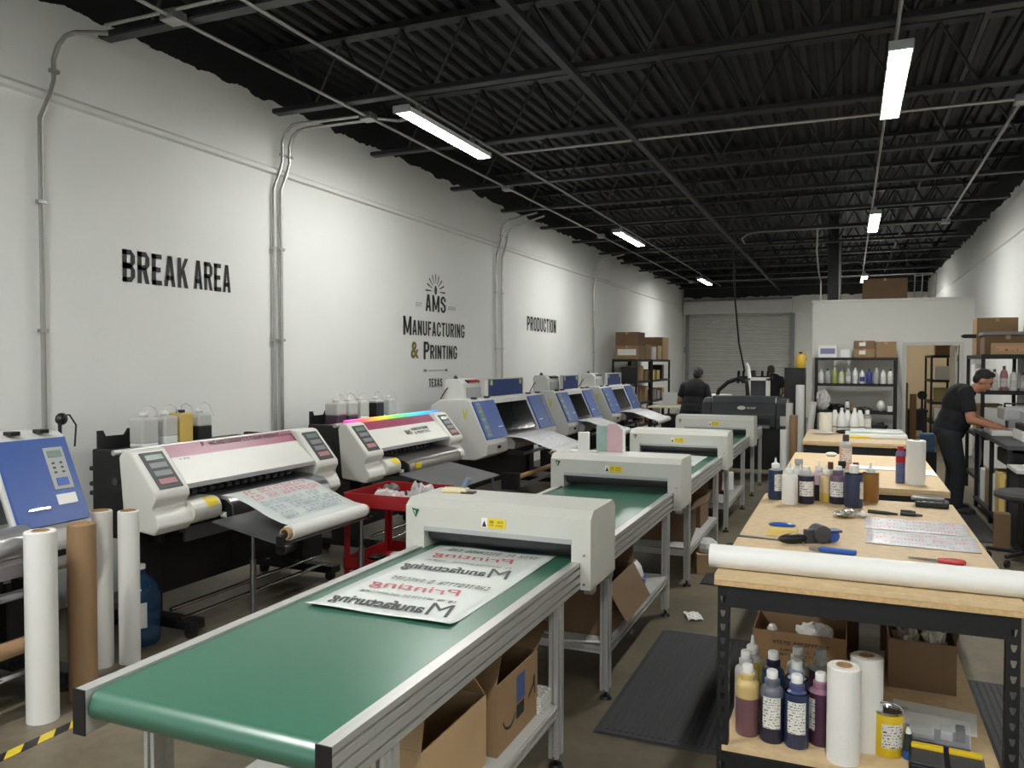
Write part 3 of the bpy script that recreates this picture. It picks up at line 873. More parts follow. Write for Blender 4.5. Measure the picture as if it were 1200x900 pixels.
open_box('closed brown carton beside the white bag under the second conveyor', (-1.52, 4.74, ZS), 0, .5, .36, .33, CARDD, closed=True)
open_box('low wide carton at the back under the second conveyor', (-1.73, 4.15, ZS), 0, .3, .5, .34, CARD, closed=True)
t = thing('plastic_bag', 'white and blue plastic package beside the carton under the second conveyor', 'bag', (-1.20, 4.72, ZS), .2)
P('bag_body', MB().ell((0, 0, .11), (.07, .12, .11), 10, 7), mat('white_bag', (214, 214, 214), .4, bump=.8, bs=20), t)
P('blue_panel', MB().box(.045, .078, -.08, .08, .01, .12, .01), BLUEP, t)
solo('white_envelope', MB().box(-.10, .10, -.14, .14, 0, .012, .003), PAPER, 'white envelope on the shelf under the second conveyor', 'envelope', (-1.26, 4.0-.06+.0, ZS), .25)
solo('shipping_note', MB().box(-.05, .05, -.06, .06, 0, .07, .004), LABEL, 'small white box with black print beside the arrow-marked carton', 'box', (-1.17, 3.03-.02, ZS), 0)
open_box('cardboard box with white bags on top under the third conveyor', (-1.36, 6.5, ZS), .1, .42, .5, .25, CARDD, [('e', 60, .15)])
open_box('brown carton at the far end under the third conveyor', (-1.36, 7.06, ZS), 0, .42, .42, .22, CARDD, [('n', 20, .15)])
t = thing('trash_bag', 'white plastic waste sack under the third conveyor', 'bag', (-1.30, 6.5, ZS+.26))
P('sack', MB().ell((0, 0, .06), (.14, .2, .09), 10, 7), BAG, t)
t = thing('carton_on_floor', 'small open carton on the floor below the third conveyor', 'box', (-1.04, 6.55, 0), .3)
P('carton_body', MB().box(-.10, .10, -.12, .12, 0, .16, .004), CARDL, t)
P('scrap_bag', MB().ell((0, 0, .2), (.09, .12, .07), 10, 6), BAG, t)
t = thing('red_white_sack', 'red and white sack leaning under the fourth conveyor', 'bag', (-1.25, 8.8, ZS), .3)
P('sack', MB().ell((0, 0, .13), (.10, .14, .14), 10, 7), mat('terracotta_bag', (150, 90, 76), .5, bump=.6, bs=20), t)
P('stripe', MB().box(-.02, .10, -.15, -.10, .05, .25, .01), WPL, t)
open_box('brown carton under the fourth conveyor', (-1.45, 9.2-.02, ZS), 0, .4, .38, .24, CARDD, [('s', 30, .15)])
t = thing('paper_scrap', 'torn white paper scrap on the floor beside a conveyor foot', 'scrap', (-.93, 5.3, 0), .4)
P('scrap', MB().grid(lambda u, v: (-.05+.1*u, -.08+.16*v, .004+.012*abs(math.sin(6*u+4*v))), 6, 6), PAPER, t, solid=.002)
# ================================================================= WHITE/MAGENTA ROLL PRINTERS
def slanted(mb, x0, z0, x1, z1, y0, y1, proud, th=.006):
    """thin plate lying on a slanted front face given by the line (x0,z0)-(x1,z1), lifted by proud"""
    d_ = Vector((x1-x0, 0, z1-z0)).normalized()
    nn = Vector((-d_.z, 0, d_.x))
    if nn.x < 0: nn = -nn
    a, b_ = nn*(proud-th), nn*proud
    c = [Vector((x0, 0, z0)), Vector((x1, 0, z1))]
    pts = [c[0]+a, c[1]+a, c[1]+b_, c[0]+b_]
    return mb.prism([(p.x, p.z) for p in pts], 'y', y0, y1)
def lerp(a, b_, t): return a+(b_-a)*t

def stand(t, L, xa, xb, legw=.17):
    for y0 in (.12, L-.12-legw):
        P('stand_leg', MB().box(xa+.16, xa+.36, y0, y0+legw, .10, .64, .008), BLK, t)
        f = P('stand_foot', MB().box(xa-.02, xb, y0+.03, y0+legw-.03, .06, .12, .008), BLK, t)
        for xx in (xa+.04, xb-.06):
            P('caster', MB().cyl((xx, y0+.06, .032), (xx, y0+legw-.06, .032), .032, n=12).box(xx-.02, xx+.02, y0+.055, y0+legw-.055, .03, .065), BLKR, f)
    P('stand_beam', MB().box(xa+.18, xa+.32, .2, L-.2, .20, .56, .006), BLK, t)

def media(label, loc, L, r, sheet_pts, prmat, group='printed media rolls on the printers', wd=None, prints=None):
    """roll of film with its loose sheet running back up to the printer; loc = centre of the roll's near end"""
    t = thing('media_roll', label, 'media roll', loc, 0, group)
    P('film_roll', MB().cyl((0, 0, 0), (0, L, 0), r, n=24), PAPER, t, smooth=True)
    P('core', MB().cyl((0, -.035, 0), (0, L+.03, 0), r*.80, n=20), CORE, t, smooth=True)
    P('core_hole', MB().cyl((0, -.037, 0), (0, -.034, 0), r*.55, n=16), COREIN, t)
    P('spindle', MB().cyl((0, -.07, 0), (0, L+.05, 0), r*.22, n=10), STEEL, t)
    n = len(sheet_pts)-1
    def f(u, v):
        k = min(int(v*n), n-1); q = v*n-k
        a, b_ = sheet_pts[k], sheet_pts[k+1]
        return (lerp(a[0], b_[0], q), L*(.01+.98*u), lerp(a[1], b_[1], q))
    P('printed_sheet', MB().grid(f, 8, n*4), prmat, t, smooth=True, solid=.002)
    return t

def roll_printer(y0, label, variant):
    t = thing('roll_printer', label, 'printer', (-4.5, y0, 0), 0, 'white and magenta roll printers')
    L = 1.83
    P('rear_body', MB().box(0, .48, .24, L-.24, .60, 1.10, .01), BLK, t)
    sp = P('side_panel', MB().box(-.02, .56, .19, .24, .56, 1.13, .012), BLK, t)
    P('fan_grille', MB().cyl((.2, .182, .93), (.2, .192, .93), .07, n=18), BLKP, sp)
    P('fan_hub', MB().cyl((.2, .176, .93), (.2, .184, .93), .025, n=12), DGREY, sp)
    for zz in (1.0, .9, .84):
        P('cable_plug', MB().cyl((-.05, .21, zz), (-.02, .21, zz), .016, n=10), BLKP, sp)
    P('side_panel', MB().box(-.02, .56, L-.24, L-.19, .56, 1.13, .012), BLK, t)
    P('bottle_tray', MB().prism([(.26, 1.10), (.95, 1.10), (.95, 1.23), (.90, 1.24), (.50, 1.24), (.47, 1.20), (.32, 1.20), (.30, 1.24), (.26, 1.24)], 'x', -.06, -.045).box(-.06, .16, .26, L*.85, 1.10, 1.112), BLK, t)
    P('top_rail', MB().cyl((.42, -.02, 1.145), (.42, L, 1.145), .018, n=12), ALU, t, smooth=True)
    P('top_cover', MB().box(.16, .46, .25, L-.25, 1.10, 1.13, .006), GREY, t)
    # slanted front
    A, B_, Cc = (.455, 1.150), (.535, 1.075), (.70, .925)
    P('front_strip', slanted(MB(), *A, *B_, .25, L-.25, .012, .02), MAG, t)
    P('front_cover', slanted(MB(), *B_, *Cc, .25, L-.25, .012, .02), WHITEP, t)
    P('cover_lip', MB().box(.69, .715, .26, L-.26, .905, .93), LGREY, t)
    tp = [(.44, 1.12), (.48, 1.165), (.53, 1.155), (.735, .915), (.74, .875), (.69, .82), (.75, .76), (.765, .71), (.72, .66), (.48, .69)]
    for k, (ya, yb) in enumerate(((0, .27), (L-.27, L))):
        w = P('tower', MB().prism(tp, 'y', ya, yb, .012), WHITEP, t)
        pa, pb = (.545, 1.137), (.722, .93)
        P('control_panel', slanted(MB(), *pa, *pb, ya+.05, yb-.04, .004, .006), DGREY, w)
        for q in range(4):
            ta, tb = .08+.22*q, .22+.22*q
            P('display' if q == 0 else 'button_row', slanted(MB(), lerp(pa[0], pb[0], ta), lerp(pa[1], pb[1], ta), lerp(pa[0], pb[0], tb), lerp(pa[1], pb[1], tb), ya+.075, yb-.065, .007, .004), DIAL if q == 0 else (mat('rose_buttons', (176, 120, 124), .5) if q == 3 else GREY), w)
    for k, (ya, yb) in enumerate(((.27, .50), (L-.50, L-.27))):
        P('motor_cover', MB().cyl((.70, ya, .755), (.70, yb, .755), .075, n=20).box(.55, .70, ya, yb, .69, .83), WHITEP, t, smooth=True)
        P('warning_sticker', MB().arcpatch(.0765, .3, 1.35, 0, .10, 6), YEL, t, label='yellow warning sticker')
        s_ = t.children[-1]
        s_.rotation_euler = (math.pi/2, 0, 0); s_.location = (.70, yb-.02, .755)
    P('knob', MB().cyl((.74, .54, .70), (.785, .54, .70), .022, n=12), WPL, t)
    # interior
    P('carriage_rail', MB().box(.48, .56, .25, L-.25, .90, .98), BLK, t)
    P('carriage', MB().box(.54, .62, L-.62, L-.42, .86, .99, .006), DGREY, t)
    for q in range(13):
        yy = .40+q*(L-.9)/12
        P('pinch_roller', MB().cyl((.63, yy-.02, .865), (.63, yy+.02, .865), .018, n=10).box(.56, .63, yy-.012, yy+.012, .87, .90), DGREY, t)
    PLM = STEEL if variant == 1 else mat('brushed_platen', (120, 116, 112), .3, .8, var=.08, vs=3, stretch=(1, 8, 1))
    P('platen', MB().prism([(.46, .845), (.66, .84), (.80, .815), (.85, .77), (.86, .70), (.84, .70), (.835, .765), (.79, .80), (.46, .82)], 'y', .52, L-.28), PLM, t, smooth=True)
    P('platen_core', MB().prism([(.46, .82), (.78, .80), (.83, .75), (.82, .66), (.46, .64)], 'y', .53, L-.29), BLK, t)
    P('under_panel', MB().box(.40, .46, .5, L-.4, .50, .62), GREY, t)
    stand(t, L, .12, .86)
    for zz, xx in ((.115, .74), (.165, .66)):
        P('takeup_bar', MB().cyl((xx, .18, zz), (xx, L-.2, zz), .014, n=10), CHROME, t, smooth=True)
    if True: P('takeup_motor', MB().box(.58, .80, L-.52, L-.30, .22, .40, .01), BLK, t)
    P('motor_can', MB().cyl((.69, L-.66, .33), (.69, L-.52, .33), .05, n=16), STEEL, t, smooth=True)
    # output plate on posts
    P('output_plate', MB().prism([(.86, .705), (1.40, .605), (1.40, .597), (.86, .695)], 'y', .32, 1.30), PLATE, t)
    for xx, yy, zt in ((.92, .62, .685), (1.36, 1.22, .60)):
        pp = P('plate_post', MB().cyl((xx, yy, .02), (xx, yy, .40), .020, n=12).cyl((xx, yy, .40), (xx, yy, zt), .013, n=10), STEEL, t, smooth=True)
        P('post_foot', MB().box(xx-.03, xx+.03, yy-.03, yy+.03, 0, .025, .006), BLKP, pp)
    P('roller_holder', MB().box(.84, .92, .60, .70, .55, .68, .008), BLKP, t)
    return t
pr1 = roll_printer(3.48, 'white and magenta roll printer nearest the camera, large printed film coming out', 1)
nrm = Vector((.075, 0, .08)).normalized()
a = Vector((.49, 0, 1.118)) + nrm*.0135
glyph_row('strip_lettering', 22, .80, .035, (a.x, .62, a.z), (0, 1, 0), (-.683, 0, .73), BLET, pr1, 2)
glyph_row('strip_lettering', 12, .22, .016, (a.x, 1.52-.15, a.z), (0, 1, 0), (-.683, 0, .73), BLET, pr1, 6)
a = Vector((.555, 0, 1.057)) + Vector((.672, 0, .74))*.0135
glyph_row('cover_lettering', 8, .09, .014, (a.x, .36, a.z), (0, 1, 0), (-.74, 0, .672), BLET, pr1, 8)
pr2 = roll_printer(5.72, 'white and magenta roll printer with rainbow edge strip, second from the camera', 2)
# rainbow strip and logo of the second printer
RB = bpy.data.materials.new('rainbow_strip'); RB.use_nodes = True
nt = RB.node_tree; bs_ = nt.nodes['Principled BSDF']
tc = nt.nodes.new('ShaderNodeTexCoord'); sx = nt.nodes.new('ShaderNodeSeparateXYZ'); mr = nt.nodes.new('ShaderNodeMapRange'); rp = nt.nodes.new('ShaderNodeValToRGB')
nt.links.new(tc.outputs['Object'], sx.inputs[0]); nt.links.new(sx.outputs[1], mr.inputs[0])
mr.inputs[1].default_value = .1; mr.inputs[2].default_value = 1.75
e = rp.color_ramp.elements
e[0].color = (*lin((236, 80, 190)), 1); e[1].position = 1; e[1].color = (*lin((70, 130, 240)), 1)
for p_, c_ in ((.15, (240, 110, 110)), (.3, (240, 200, 70)), (.5, (120, 220, 110)), (.7, (80, 215, 225))):
    q = e.new(p_); q.color = (*lin(c_), 1)
nt.links.new(mr.outputs[0], rp.inputs[0]); nt.links.new(rp.outputs[0], bs_.inputs['Base Color']); bs_.inputs['Roughness'].default_value = .3
nt.links.new(rp.outputs[0], bs_.inputs['Emission Color']); bs_.inputs['Emission Strength'].default_value = .35
P('rainbow_strip', MB().box(.425, .475, .10, 1.75, 1.15, 1.185, .008), RB, pr2, label='rainbow coloured light strip')
a = Vector((.60, 0, 1.016)) + Vector((.672, 0, .74))*.0135
ud = Vector((-.74, 0, .672))
o_ = a-ud*.055
block_text('cover_lettering', 'MANUFACTURING', .33, .035, (o_.x+ud.x*.06, .99, o_.z+ud.z*.06), (0, 1, 0), ud, BLET, pr2)
text('cover_lettering', '& PRINTING', .30, .035, (o_.x+ud.x*.012, 1.0, o_.z+ud.z*.012), (0, 1, 0), ud, BLET, pr2, .02)
block_text('cover_lettering', 'AMS', .11, .06, (o_.x+ud.x*.02, .85, o_.z+ud.z*.02), (0, 1, 0), ud, BLET, pr2)
P('platen_sticker', MB().box(.845, .862, .62, .72, .72, .77), YEL, pr2)

m1 = media('wide roll of film with pink and blue print on the nearest magenta printer', (-3.10, 3.86, .665), .80, .046,
           [(.0, .046), (-.06, .055), (-.16, .085), (-.30, .145), (-.42, .185), (-.52, .192)], FILM)
# print on that film
ux_, uy_ = Vector((0, 1, 0)), Vector((-.36, 0, .146)).normalized()
def onfilm(fr): return Vector((-.07, 0, .062))+Vector((-.36, 0, .134))*fr+Vector((.006, 0, .010))
for fr, w_, h_, mm_, s_ in ((.02, .62, .07, 'G', 3), (.24, .66, .07, 'G', 4), (.46, .62, .06, 'G', 12), (.68, .66, .06, 'R', 5), (.88, .62, .05, 'R', 6)):
    p_ = onfilm(fr)
    glyph_row('print', 14, w_, h_*.9, (p_.x, .08, p_.z), ux_, uy_, mat('blue_grey_print', (164, 174, 186), .6) if mm_ == 'G' else mat('faded_red_print', (206, 128, 140), .6), m1, s_)

# ink jugs behind the printers
def jug(name, label, loc, w, dp, h, ink, fill, cap=WPL, hose=True, group='ink jugs behind the roll printers', rz=0.):
    t = thing(name, label, 'jug', loc, rz, group)
    P('jug_body', MB().box(-w/2, w/2, -dp/2, dp/2, h*fill, h*.86, .018).cyl((0, 0, h*.84), (0, 0, h*.93), w*.2, n=12), CLEARP, t)
    P('ink', MB().box(-w/2+.001, w/2-.001, -dp/2+.001, dp/2-.001, .0, h*fill+.012, .014), ink, t)
    P('cap', MB().cyl((0, 0, h*.92), (0, 0, h), w*.24, n=12), cap, t)
    if hose:
        P('hose', MB().tube([(0, 0, h), (0, .01, h+.03), (.01, .04, h+.045), (.03, .07, h+.02), (.06, .08, h-.06)], .005, 6), CLEARP, t)
    return t
for k, (dy, w_, ink, fill, cap, l) in enumerate(((.50, .14, WPL, .1, WPL, 'empty milky jug leftmost behind the nearest magenta printer'), (.68, .12, WPL, .25, WPL, 'narrow white jug behind the nearest magenta printer'), (.82, .12, INKY, .86, BLKP, 'yellow ink jug behind the nearest magenta printer'), (1.0, .13, INKK, .45, WPL, 'half empty jug of black ink behind the nearest magenta printer'))):
    jug('ink_jug', l, (-4.40, 3.48+dy, 1.113), .13, w_, .24, ink, fill, cap)
for k, (dy, w_, ink, fill, l) in enumerate(((.45, .16, INKP, .35, 'jug with dark purple ink leftmost behind the second magenta printer'), (.64, .16, INKP, .3, 'second jug with purple ink behind the rainbow-edged printer'), (.84, .15, WPL, .2, 'pale milky jug behind the rainbow-edged printer'), (1.12, .13, INKK, .7, 'jug of grey ink behind the rainbow-edged printer'), (1.36, .14, WPL, .15, 'empty clear jug rightmost behind the rainbow-edged printer'))):
    jug('ink_jug', l, (-4.40, 5.72+dy, 1.113), .14, w_, .24, ink, fill)

# ================================================================= BLUE AND WHITE PRINTERS
def blue_printer(y0, L, pw, label, z=0., lamp_right=False, sheet=True, lid=True, knobs=RED, station=True):
    t = thing('blue_white_printer', label, 'printer', (-4.5, y0, 0), 0, 'blue and white roll printers')
    T, B_ = (.55, 1.25+z), (.755, .80+z)        # slanted front line
    prof = [(.04, .66), (.04, 1.18+z), (.16, 1.265+z), (.50, 1.275+z), T, B_, (.775, .76), (.76, .64), (.62, .58), (.40, .58)]
    # end housings
    for k, (ya, yb) in enumerate(((0, pw+.06), (L-pw-.06, L))):
        h_ = P('end_housing', MB().prism(prof, 'y', ya, yb, .012), OFFW, t)
        pa = (lerp(T[0], B_[0], .03), lerp(T[1], B_[1], .03)); pb = (lerp(T[0], B_[0], .97), lerp(T[1], B_[1], .97))
        P('panel', slanted(MB(), *pa, *pb, ya+.02, yb-.02, .02, .03), BLUE, t, label='blue front panel')
        pn = t.children[-1]
        cy0, cy1 = (yb-.17, yb-.06) if (k == 1) else (ya+.06, ya+.17)
        def on(t0, t1, a_, b2, m_, nm, pr=.024):
            P(nm, slanted(MB(), lerp(pa[0], pb[0], t0), lerp(pa[1], pb[1], t0), lerp(pa[0], pb[0], t1), lerp(pa[1], pb[1], t1), a_, b2, pr, .006), m_, pn)
        if station:
            on(.05, .93, cy0, cy1, mat('keypad_grey_green', (122, 132, 138), .5), 'keypad')
            for r_ in range(4):
                on(.10+.21*r_, .24+.21*r_, cy0+.014, cy1-.014, DIAL if k == 0 else mat('keypad_violet', (120, 112, 150), .5), 'display', .026)
            hy = (ya+.08, ya+.20) if k == 1 else (yb-.20, yb-.08)
            on(.72, .74, hy[0], hy[1], WPL, 'handle', .03)
        else:
          on(.12, .62, cy0, cy1, LGREY, 'keypad')
          on(.16, .24, cy0+.015, cy1-.015, DIAL, 'display', .026)
          for r_ in range(3):
              for c_ in range(2):
                  tt = .30+.055*r_
                  on(tt, tt+.022, cy0+.025+.045*c_, cy0+.040+.045*c_, DGREY, 'key', .026)
          on(.49, .58, cy0+.022, cy1-.022, BLUEP, 'jog_pad', .027)
          on(.68, .80, cy0-.005, cy1-.005, WPL, 'badge')
          hy = (ya+.08, ya+.20) if k == 1 else (yb-.20, yb-.08)
          on(.80, .825, hy[0], hy[1], CHROME, 'handle', .03)
        P('latch', MB().box(.765, .79, (ya+yb)/2-.02, (ya+yb)/2+.03, .70, .73), BLKP, h_)
        P('top_clip', MB().box(.50, .56, ya+.12, ya+.17, 1.27+z, 1.29+z), BLKP, h_)
        P('top_clip', MB().box(.50, .56, yb-.15, yb-.10, 1.27+z, 1.29+z), BLKP, h_)
    ya, yb = pw+.06, L-pw-.06
    # side badge (towards the camera)
    P('side_sticker', MB().prism([(.455, 1.16+z), (.475, 1.16+z), (.49, 1.10+z), (.505, 1.16+z), (.525, 1.16+z), (.50, 1.04+z), (.48, 1.04+z)], 'y', -.003, 0), mat('yellow_green_mark', (186, 192, 96), .5), t)
    # centre section
    P('top_beam', MB().prism([(.16, 1.20+z), (.16, 1.27+z), (.50, 1.275+z), (.56, 1.25+z), (.575, 1.20+z)], 'y', ya-.01, yb+.01), OFFW, t)
    P('interior', MB().box(.14, .36, ya-.02, yb+.02, .62, 1.21+z), BLK, t)
    P('guide_rail', MB().box(.36, .40, ya, yb, .98+z, 1.02+z).cyl((.42, ya, .93+z), (.42, yb, .93+z), .012, n=8), DGREY, t)
    P('print_carriage', MB().box(.38, .52, lerp(ya, yb, .35), lerp(ya, yb, .6), .86+z, 1.05+z, .01), BLKP, t)
    P('window_pane', slanted(MB(), lerp(T[0], B_[0], .1), lerp(T[1], B_[1], .1), lerp(T[0], B_[0], .86), lerp(T[1], B_[1], .86), ya+.01, yb-.01, -.012, .004), SMOKE, t)
    P('front_table', MB().prism([(.30, .82), (.70, .815), (.80, .79), (.86, .73), (.84, .66), (.30, .66)], 'y', ya-.02, yb+.02), mat('print_table', (176, 168, 170), .35, .4), t)
    if lid:
        l_ = P('raised_lid', MB().box(.47, .50, ya-.02, yb+.02, 1.28+z, 1.485+z, .006), BLUED if not z else BLUE, t, label='raised blue lid')
        P('lid_frame', MB().box(.465, .505, ya-.045, ya-.02, 1.27+z, 1.49+z).box(.465, .505, yb+.02, yb+.045, 1.27+z, 1.49+z).box(.465, .505, ya-.045, yb+.045, 1.485+z, 1.498+z), OFFW, l_)
        for yy in (ya+.04, yb-.10):
            P('lid_sticker', MB().box(.50, .503, yy, yy+.07, 1.415+z, 1.475+z), mat('pale_green_sticker', (170, 184, 140), .5), l_)
    # ink station box on top
    bx = (.12, .60) if not lamp_right else (L-.40, L-.02)
    if station:
        s_ = P('ink_station', MB().prism([(.16, 1.26+z), (.16, 1.46+z), (.19, 1.50+z), (.34, 1.50+z), (.40, 1.45+z), (.42, 1.26+z)], 'y', bx[0], bx[1], .008), OFFW, t)
        P('station_door', MB().box(.415, .425, bx[0]+.06, bx[1]-.05, 1.27+z, 1.40+z), LGREY, s_)
        for q in range(5):
            P('knob', MB().cyl((.36, bx[0]+.14+q*.07, 1.475+z), (.41, bx[0]+.14+q*.07, 1.462+z), .016, n=10), knobs if q else BLKP, s_)
    ly = bx[0]+.03
    lp = P('signal_lamp', MB().tube([(.12, ly-.10, 1.22+z), (.18, ly-.05, 1.36+z), (.27, ly+.04, 1.50+z)], .007, 6).cyl((.27, ly+.04, 1.495+z), (.27, ly+.04, 1.54+z), .035, .010, 10), BLKP, t)
    # rear parts, stand and take-up
    P('rear_body', MB().box(-.05, .14, .1, L-.1, .62, 1.12), BLK, t)
    stand(t, L, .12, .86)
    for zz, xx in ((.36, .98), (.26, 1.0)) if station else ():
        P('takeup_bar', MB().cyl((xx, .35, zz), (xx, L-.25, zz), .020 if zz < .3 else .03, n=12), STEEL if zz < .3 else CORE, t, smooth=True)
    for yy in (.33, L-.25) if station else ():
        P('takeup_arm', MB().box(.80, 1.03, yy-.025, yy+.025, .22, .42, .01), BLKP, t)
    P('front_skirt', MB().box(.62, .66, ya, yb, .56, .66), BLK, t)
    P('heater_guard', MB().cyl((.92, ya+.05, .60), (.92, yb-.05, .60), .022, n=12), STEEL, t, smooth=True)
    for yy in (ya, yb):
        P('guard_arm', MB().box(.74, .94, yy-.02, yy+.02, .58, .64, .006), BLKP, t)
    return t
b0 = blue_printer(.92, 2.12, .37, 'blue and white printer at the left edge of the picture', .045, True, lid=False, station=False)
P('heater_cylinder', MB().cyl((.82, .8, .83), (.82, 1.69, .83), .075, n=24), mat('silver_cylinder', (190, 190, 190), .3, .8), b0, smooth=True)
P('take_up_roll', MB().cyl((.90, .7, .35), (.90, 1.63, .35), .04, n=20), KRAFT, b0, smooth=True)
P('silver_bar', MB().cyl((.90, .7, .60), (.90, 1.78, .60), .02, n=12).cyl((.90, .7, .22), (.90, 1.78, .22), .018, n=12), CHROME, b0, smooth=True)
P('desk_lamp', MB().cyl((.5, 2.13, 1.12), (.5, 2.13, 1.36), .01, n=8).ell((.5, 2.14, 1.38), (.03, .035, .035), 10, 6).tube([(.5, 2.14, 1.40), (.5, 2.19, 1.40), (.5, 2.23, 1.34), (.5, 2.22, 1.22)], .005, 6), BLKP, b0)
b3 = blue_printer(8.10, 2.30, .56, 'blue and white printer with long film sheet, first beyond the magenta printers')
b4 = blue_printer(10.92, 1.75, .46, 'blue and white printer in the middle of the three beyond the magenta ones', knobs=DGREY)
b5 = blue_printer(13.25, 2.10, .55, 'blue and white printer farthest down the row by the shelves', knobs=DGREY)
sp_ = [(.0, .05), (-.08, .06), (-.22, .11), (-.40, .17), (-.55, .18), (-.72, .16)]
media('roll of grey printed film on the first blue printer beyond the magenta ones', (-3.12, 8.62, .635), 1.06, .055, sp_, SHEETPR)
media('narrow film roll on the middle blue printer', (-3.14, 11.3, .64), .75, .045, sp_, SHEETPR)
media('film roll on the farthest blue printer', (-3.10, 13.75, .64), 1.1, .05, sp_, SHEETPR)
for k, (x_, yn, yf, l) in enumerate(((-3.12, 8.62, 9.68, 'first blue printer'), (-3.14, 11.3, 12.05, 'middle blue printer'), (-3.10, 13.75, 14.85, 'farthest blue printer'))):
    t = thing('roll_stand', 'black stand with two forked posts under the film roll of the '+l, 'stand', (x_, (yn+yf)/2, 0), 0, 'film roll stands')
    h_ = (yf-yn)/2+.05
    for s_ in (-1, 1):
        P('post', MB().box(-.02, .02, s_*h_-.015, s_*h_+.015, .03, .60).prism([(-.06, .60), (.06, .60), (.06, .67), (.02, .63), (-.02, .63), (-.06, .67)], 'y', s_*h_-.012, s_*h_+.012), BLKP, t)
        P('foot', MB().box(-.18, .18, s_*h_-.03, s_*h_+.03, 0, .03, .006), BLKP, t)
    P('tie_bar', MB().cyl((0, -h_, .2), (0, h_, .2), .015, n=10), STEEL, t)
# stand under the film roll of the first magenta printer is its plate; arms holding the roll
for s_, yy in ((0, 3.80), (1, 4.72)):
    P('roll_arm', MB().box(1.36, 1.42, yy-3.48-.008, yy-3.48+.008, .590, .655, .004), BLKP, pr1)

# ================================================================= STANDING ROLLS, JUG, TAPE, CART, MATS
def paper_roll(label, x, y, r, h, m, hole=.5, rz=0., lean=None, name='paper_roll', z=0.):
    t = thing(name, label, 'paper roll', (x, y, z), rz, 'upright paper rolls')
    P('wound_paper', MB().lathe([(r, 0), (r, h-.004), (r-.004, h), (r*hole+.004, h), (r*hole+.004, h-.02)], n=28), m, t, smooth=True)
    P('core', MB().lathe([(r*hole+.004, h-.03), (r*hole+.004, h+.003), (r*hole-.002, h+.003), (r*hole-.002, h-.03)], n=20), CORE, t, smooth=True)
    P('core_hole', MB().cyl((0, 0, h-.025), (0, 0, h-.012), r*hole, n=20), COREIN, t)
    if lean: t.rotation_euler = lean
    return t
paper_roll('white paper roll standing on the floor, leftmost in the picture', -3.50, 2.56, .070, .90, PAPER)
paper_roll('brown kraft paper roll standing between white rolls', -3.54, 2.81, .066, .885, KRAFT, .6)
paper_roll('pale paper roll standing right behind the brown roll', -3.82, 3.15, .062, .87, mat('paper_grey_white', (206, 204, 198), .6), .7)
paper_roll('slim white paper roll standing beside the water jug', -3.72, 3.25, .056, .86, PAPER, .72)
t = thing('water_jug', 'blue transparent water cooler jug on the floor behind the slim roll', 'jug', (-3.92, 3.50, 0))
P('jug_body', MB().lathe([(.10, 0), (.116, .02), (.116, .09), (.11, .10), (.116, .11), (.116, .2), (.11, .21), (.116, .22), (.114, .31), (.09, .37), (.045, .41), (.03, .42), (.03, .455)], n=24), JUGB, t, smooth=True)
P('cap', MB().cyl((0, 0, .45), (0, 0, .475), .034, n=16), WPL, t)
P('label', MB().arcpatch(.1185, -1.5, -.4, .12, .27, 8), PAPER, t)
# hazard tape
HZ = bpy.data.materials.new('hazard_tape'); HZ.use_nodes = True
nt = HZ.node_tree; bb = nt.nodes['Principled BSDF']; tc = nt.nodes.new('ShaderNodeTexCoord'); sx = nt.nodes.new('ShaderNodeSeparateXYZ')
ad = nt.nodes.new('ShaderNodeMath'); ad.operation = 'ADD'; mu = nt.nodes.new('ShaderNodeMath'); mu.operation = 'MULTIPLY'; mu.inputs[1].default_value = 6.5
fr = nt.nodes.new('ShaderNodeMath'); fr.operation = 'FRACT'; gt = nt.nodes.new('ShaderNodeMath'); gt.operation = 'GREATER_THAN'; gt.inputs[1].default_value = .5
mx = nt.nodes.new('ShaderNodeMix'); mx.data_type = 'RGBA'; mx.inputs[6].default_value = (*lin((214, 190, 50)), 1); mx.inputs[7].default_value = (.02, .02, .02, 1)
nt.links.new(tc.outputs['Object'], sx.inputs[0]); nt.links.new(sx.outputs[0], ad.inputs[0]); nt.links.new(sx.outputs[1], ad.inputs[1]); nt.links.new(ad.outputs[0], mu.inputs[0])
nt.links.new(mu.outputs[0], fr.inputs[0]); nt.links.new(fr.outputs[0], gt.inputs[0]); nt.links.new(gt.outputs[0], mx.inputs[0]); nt.links.new(mx.outputs[2], bb.inputs['Base Color'])
solo('hazard_tape', MB().box(-.03, .03, -1.6, .62, 0, .002), HZ, 'black and yellow striped hazard tape on the concrete floor', 'tape', (-3.32, 2.1, .0005))

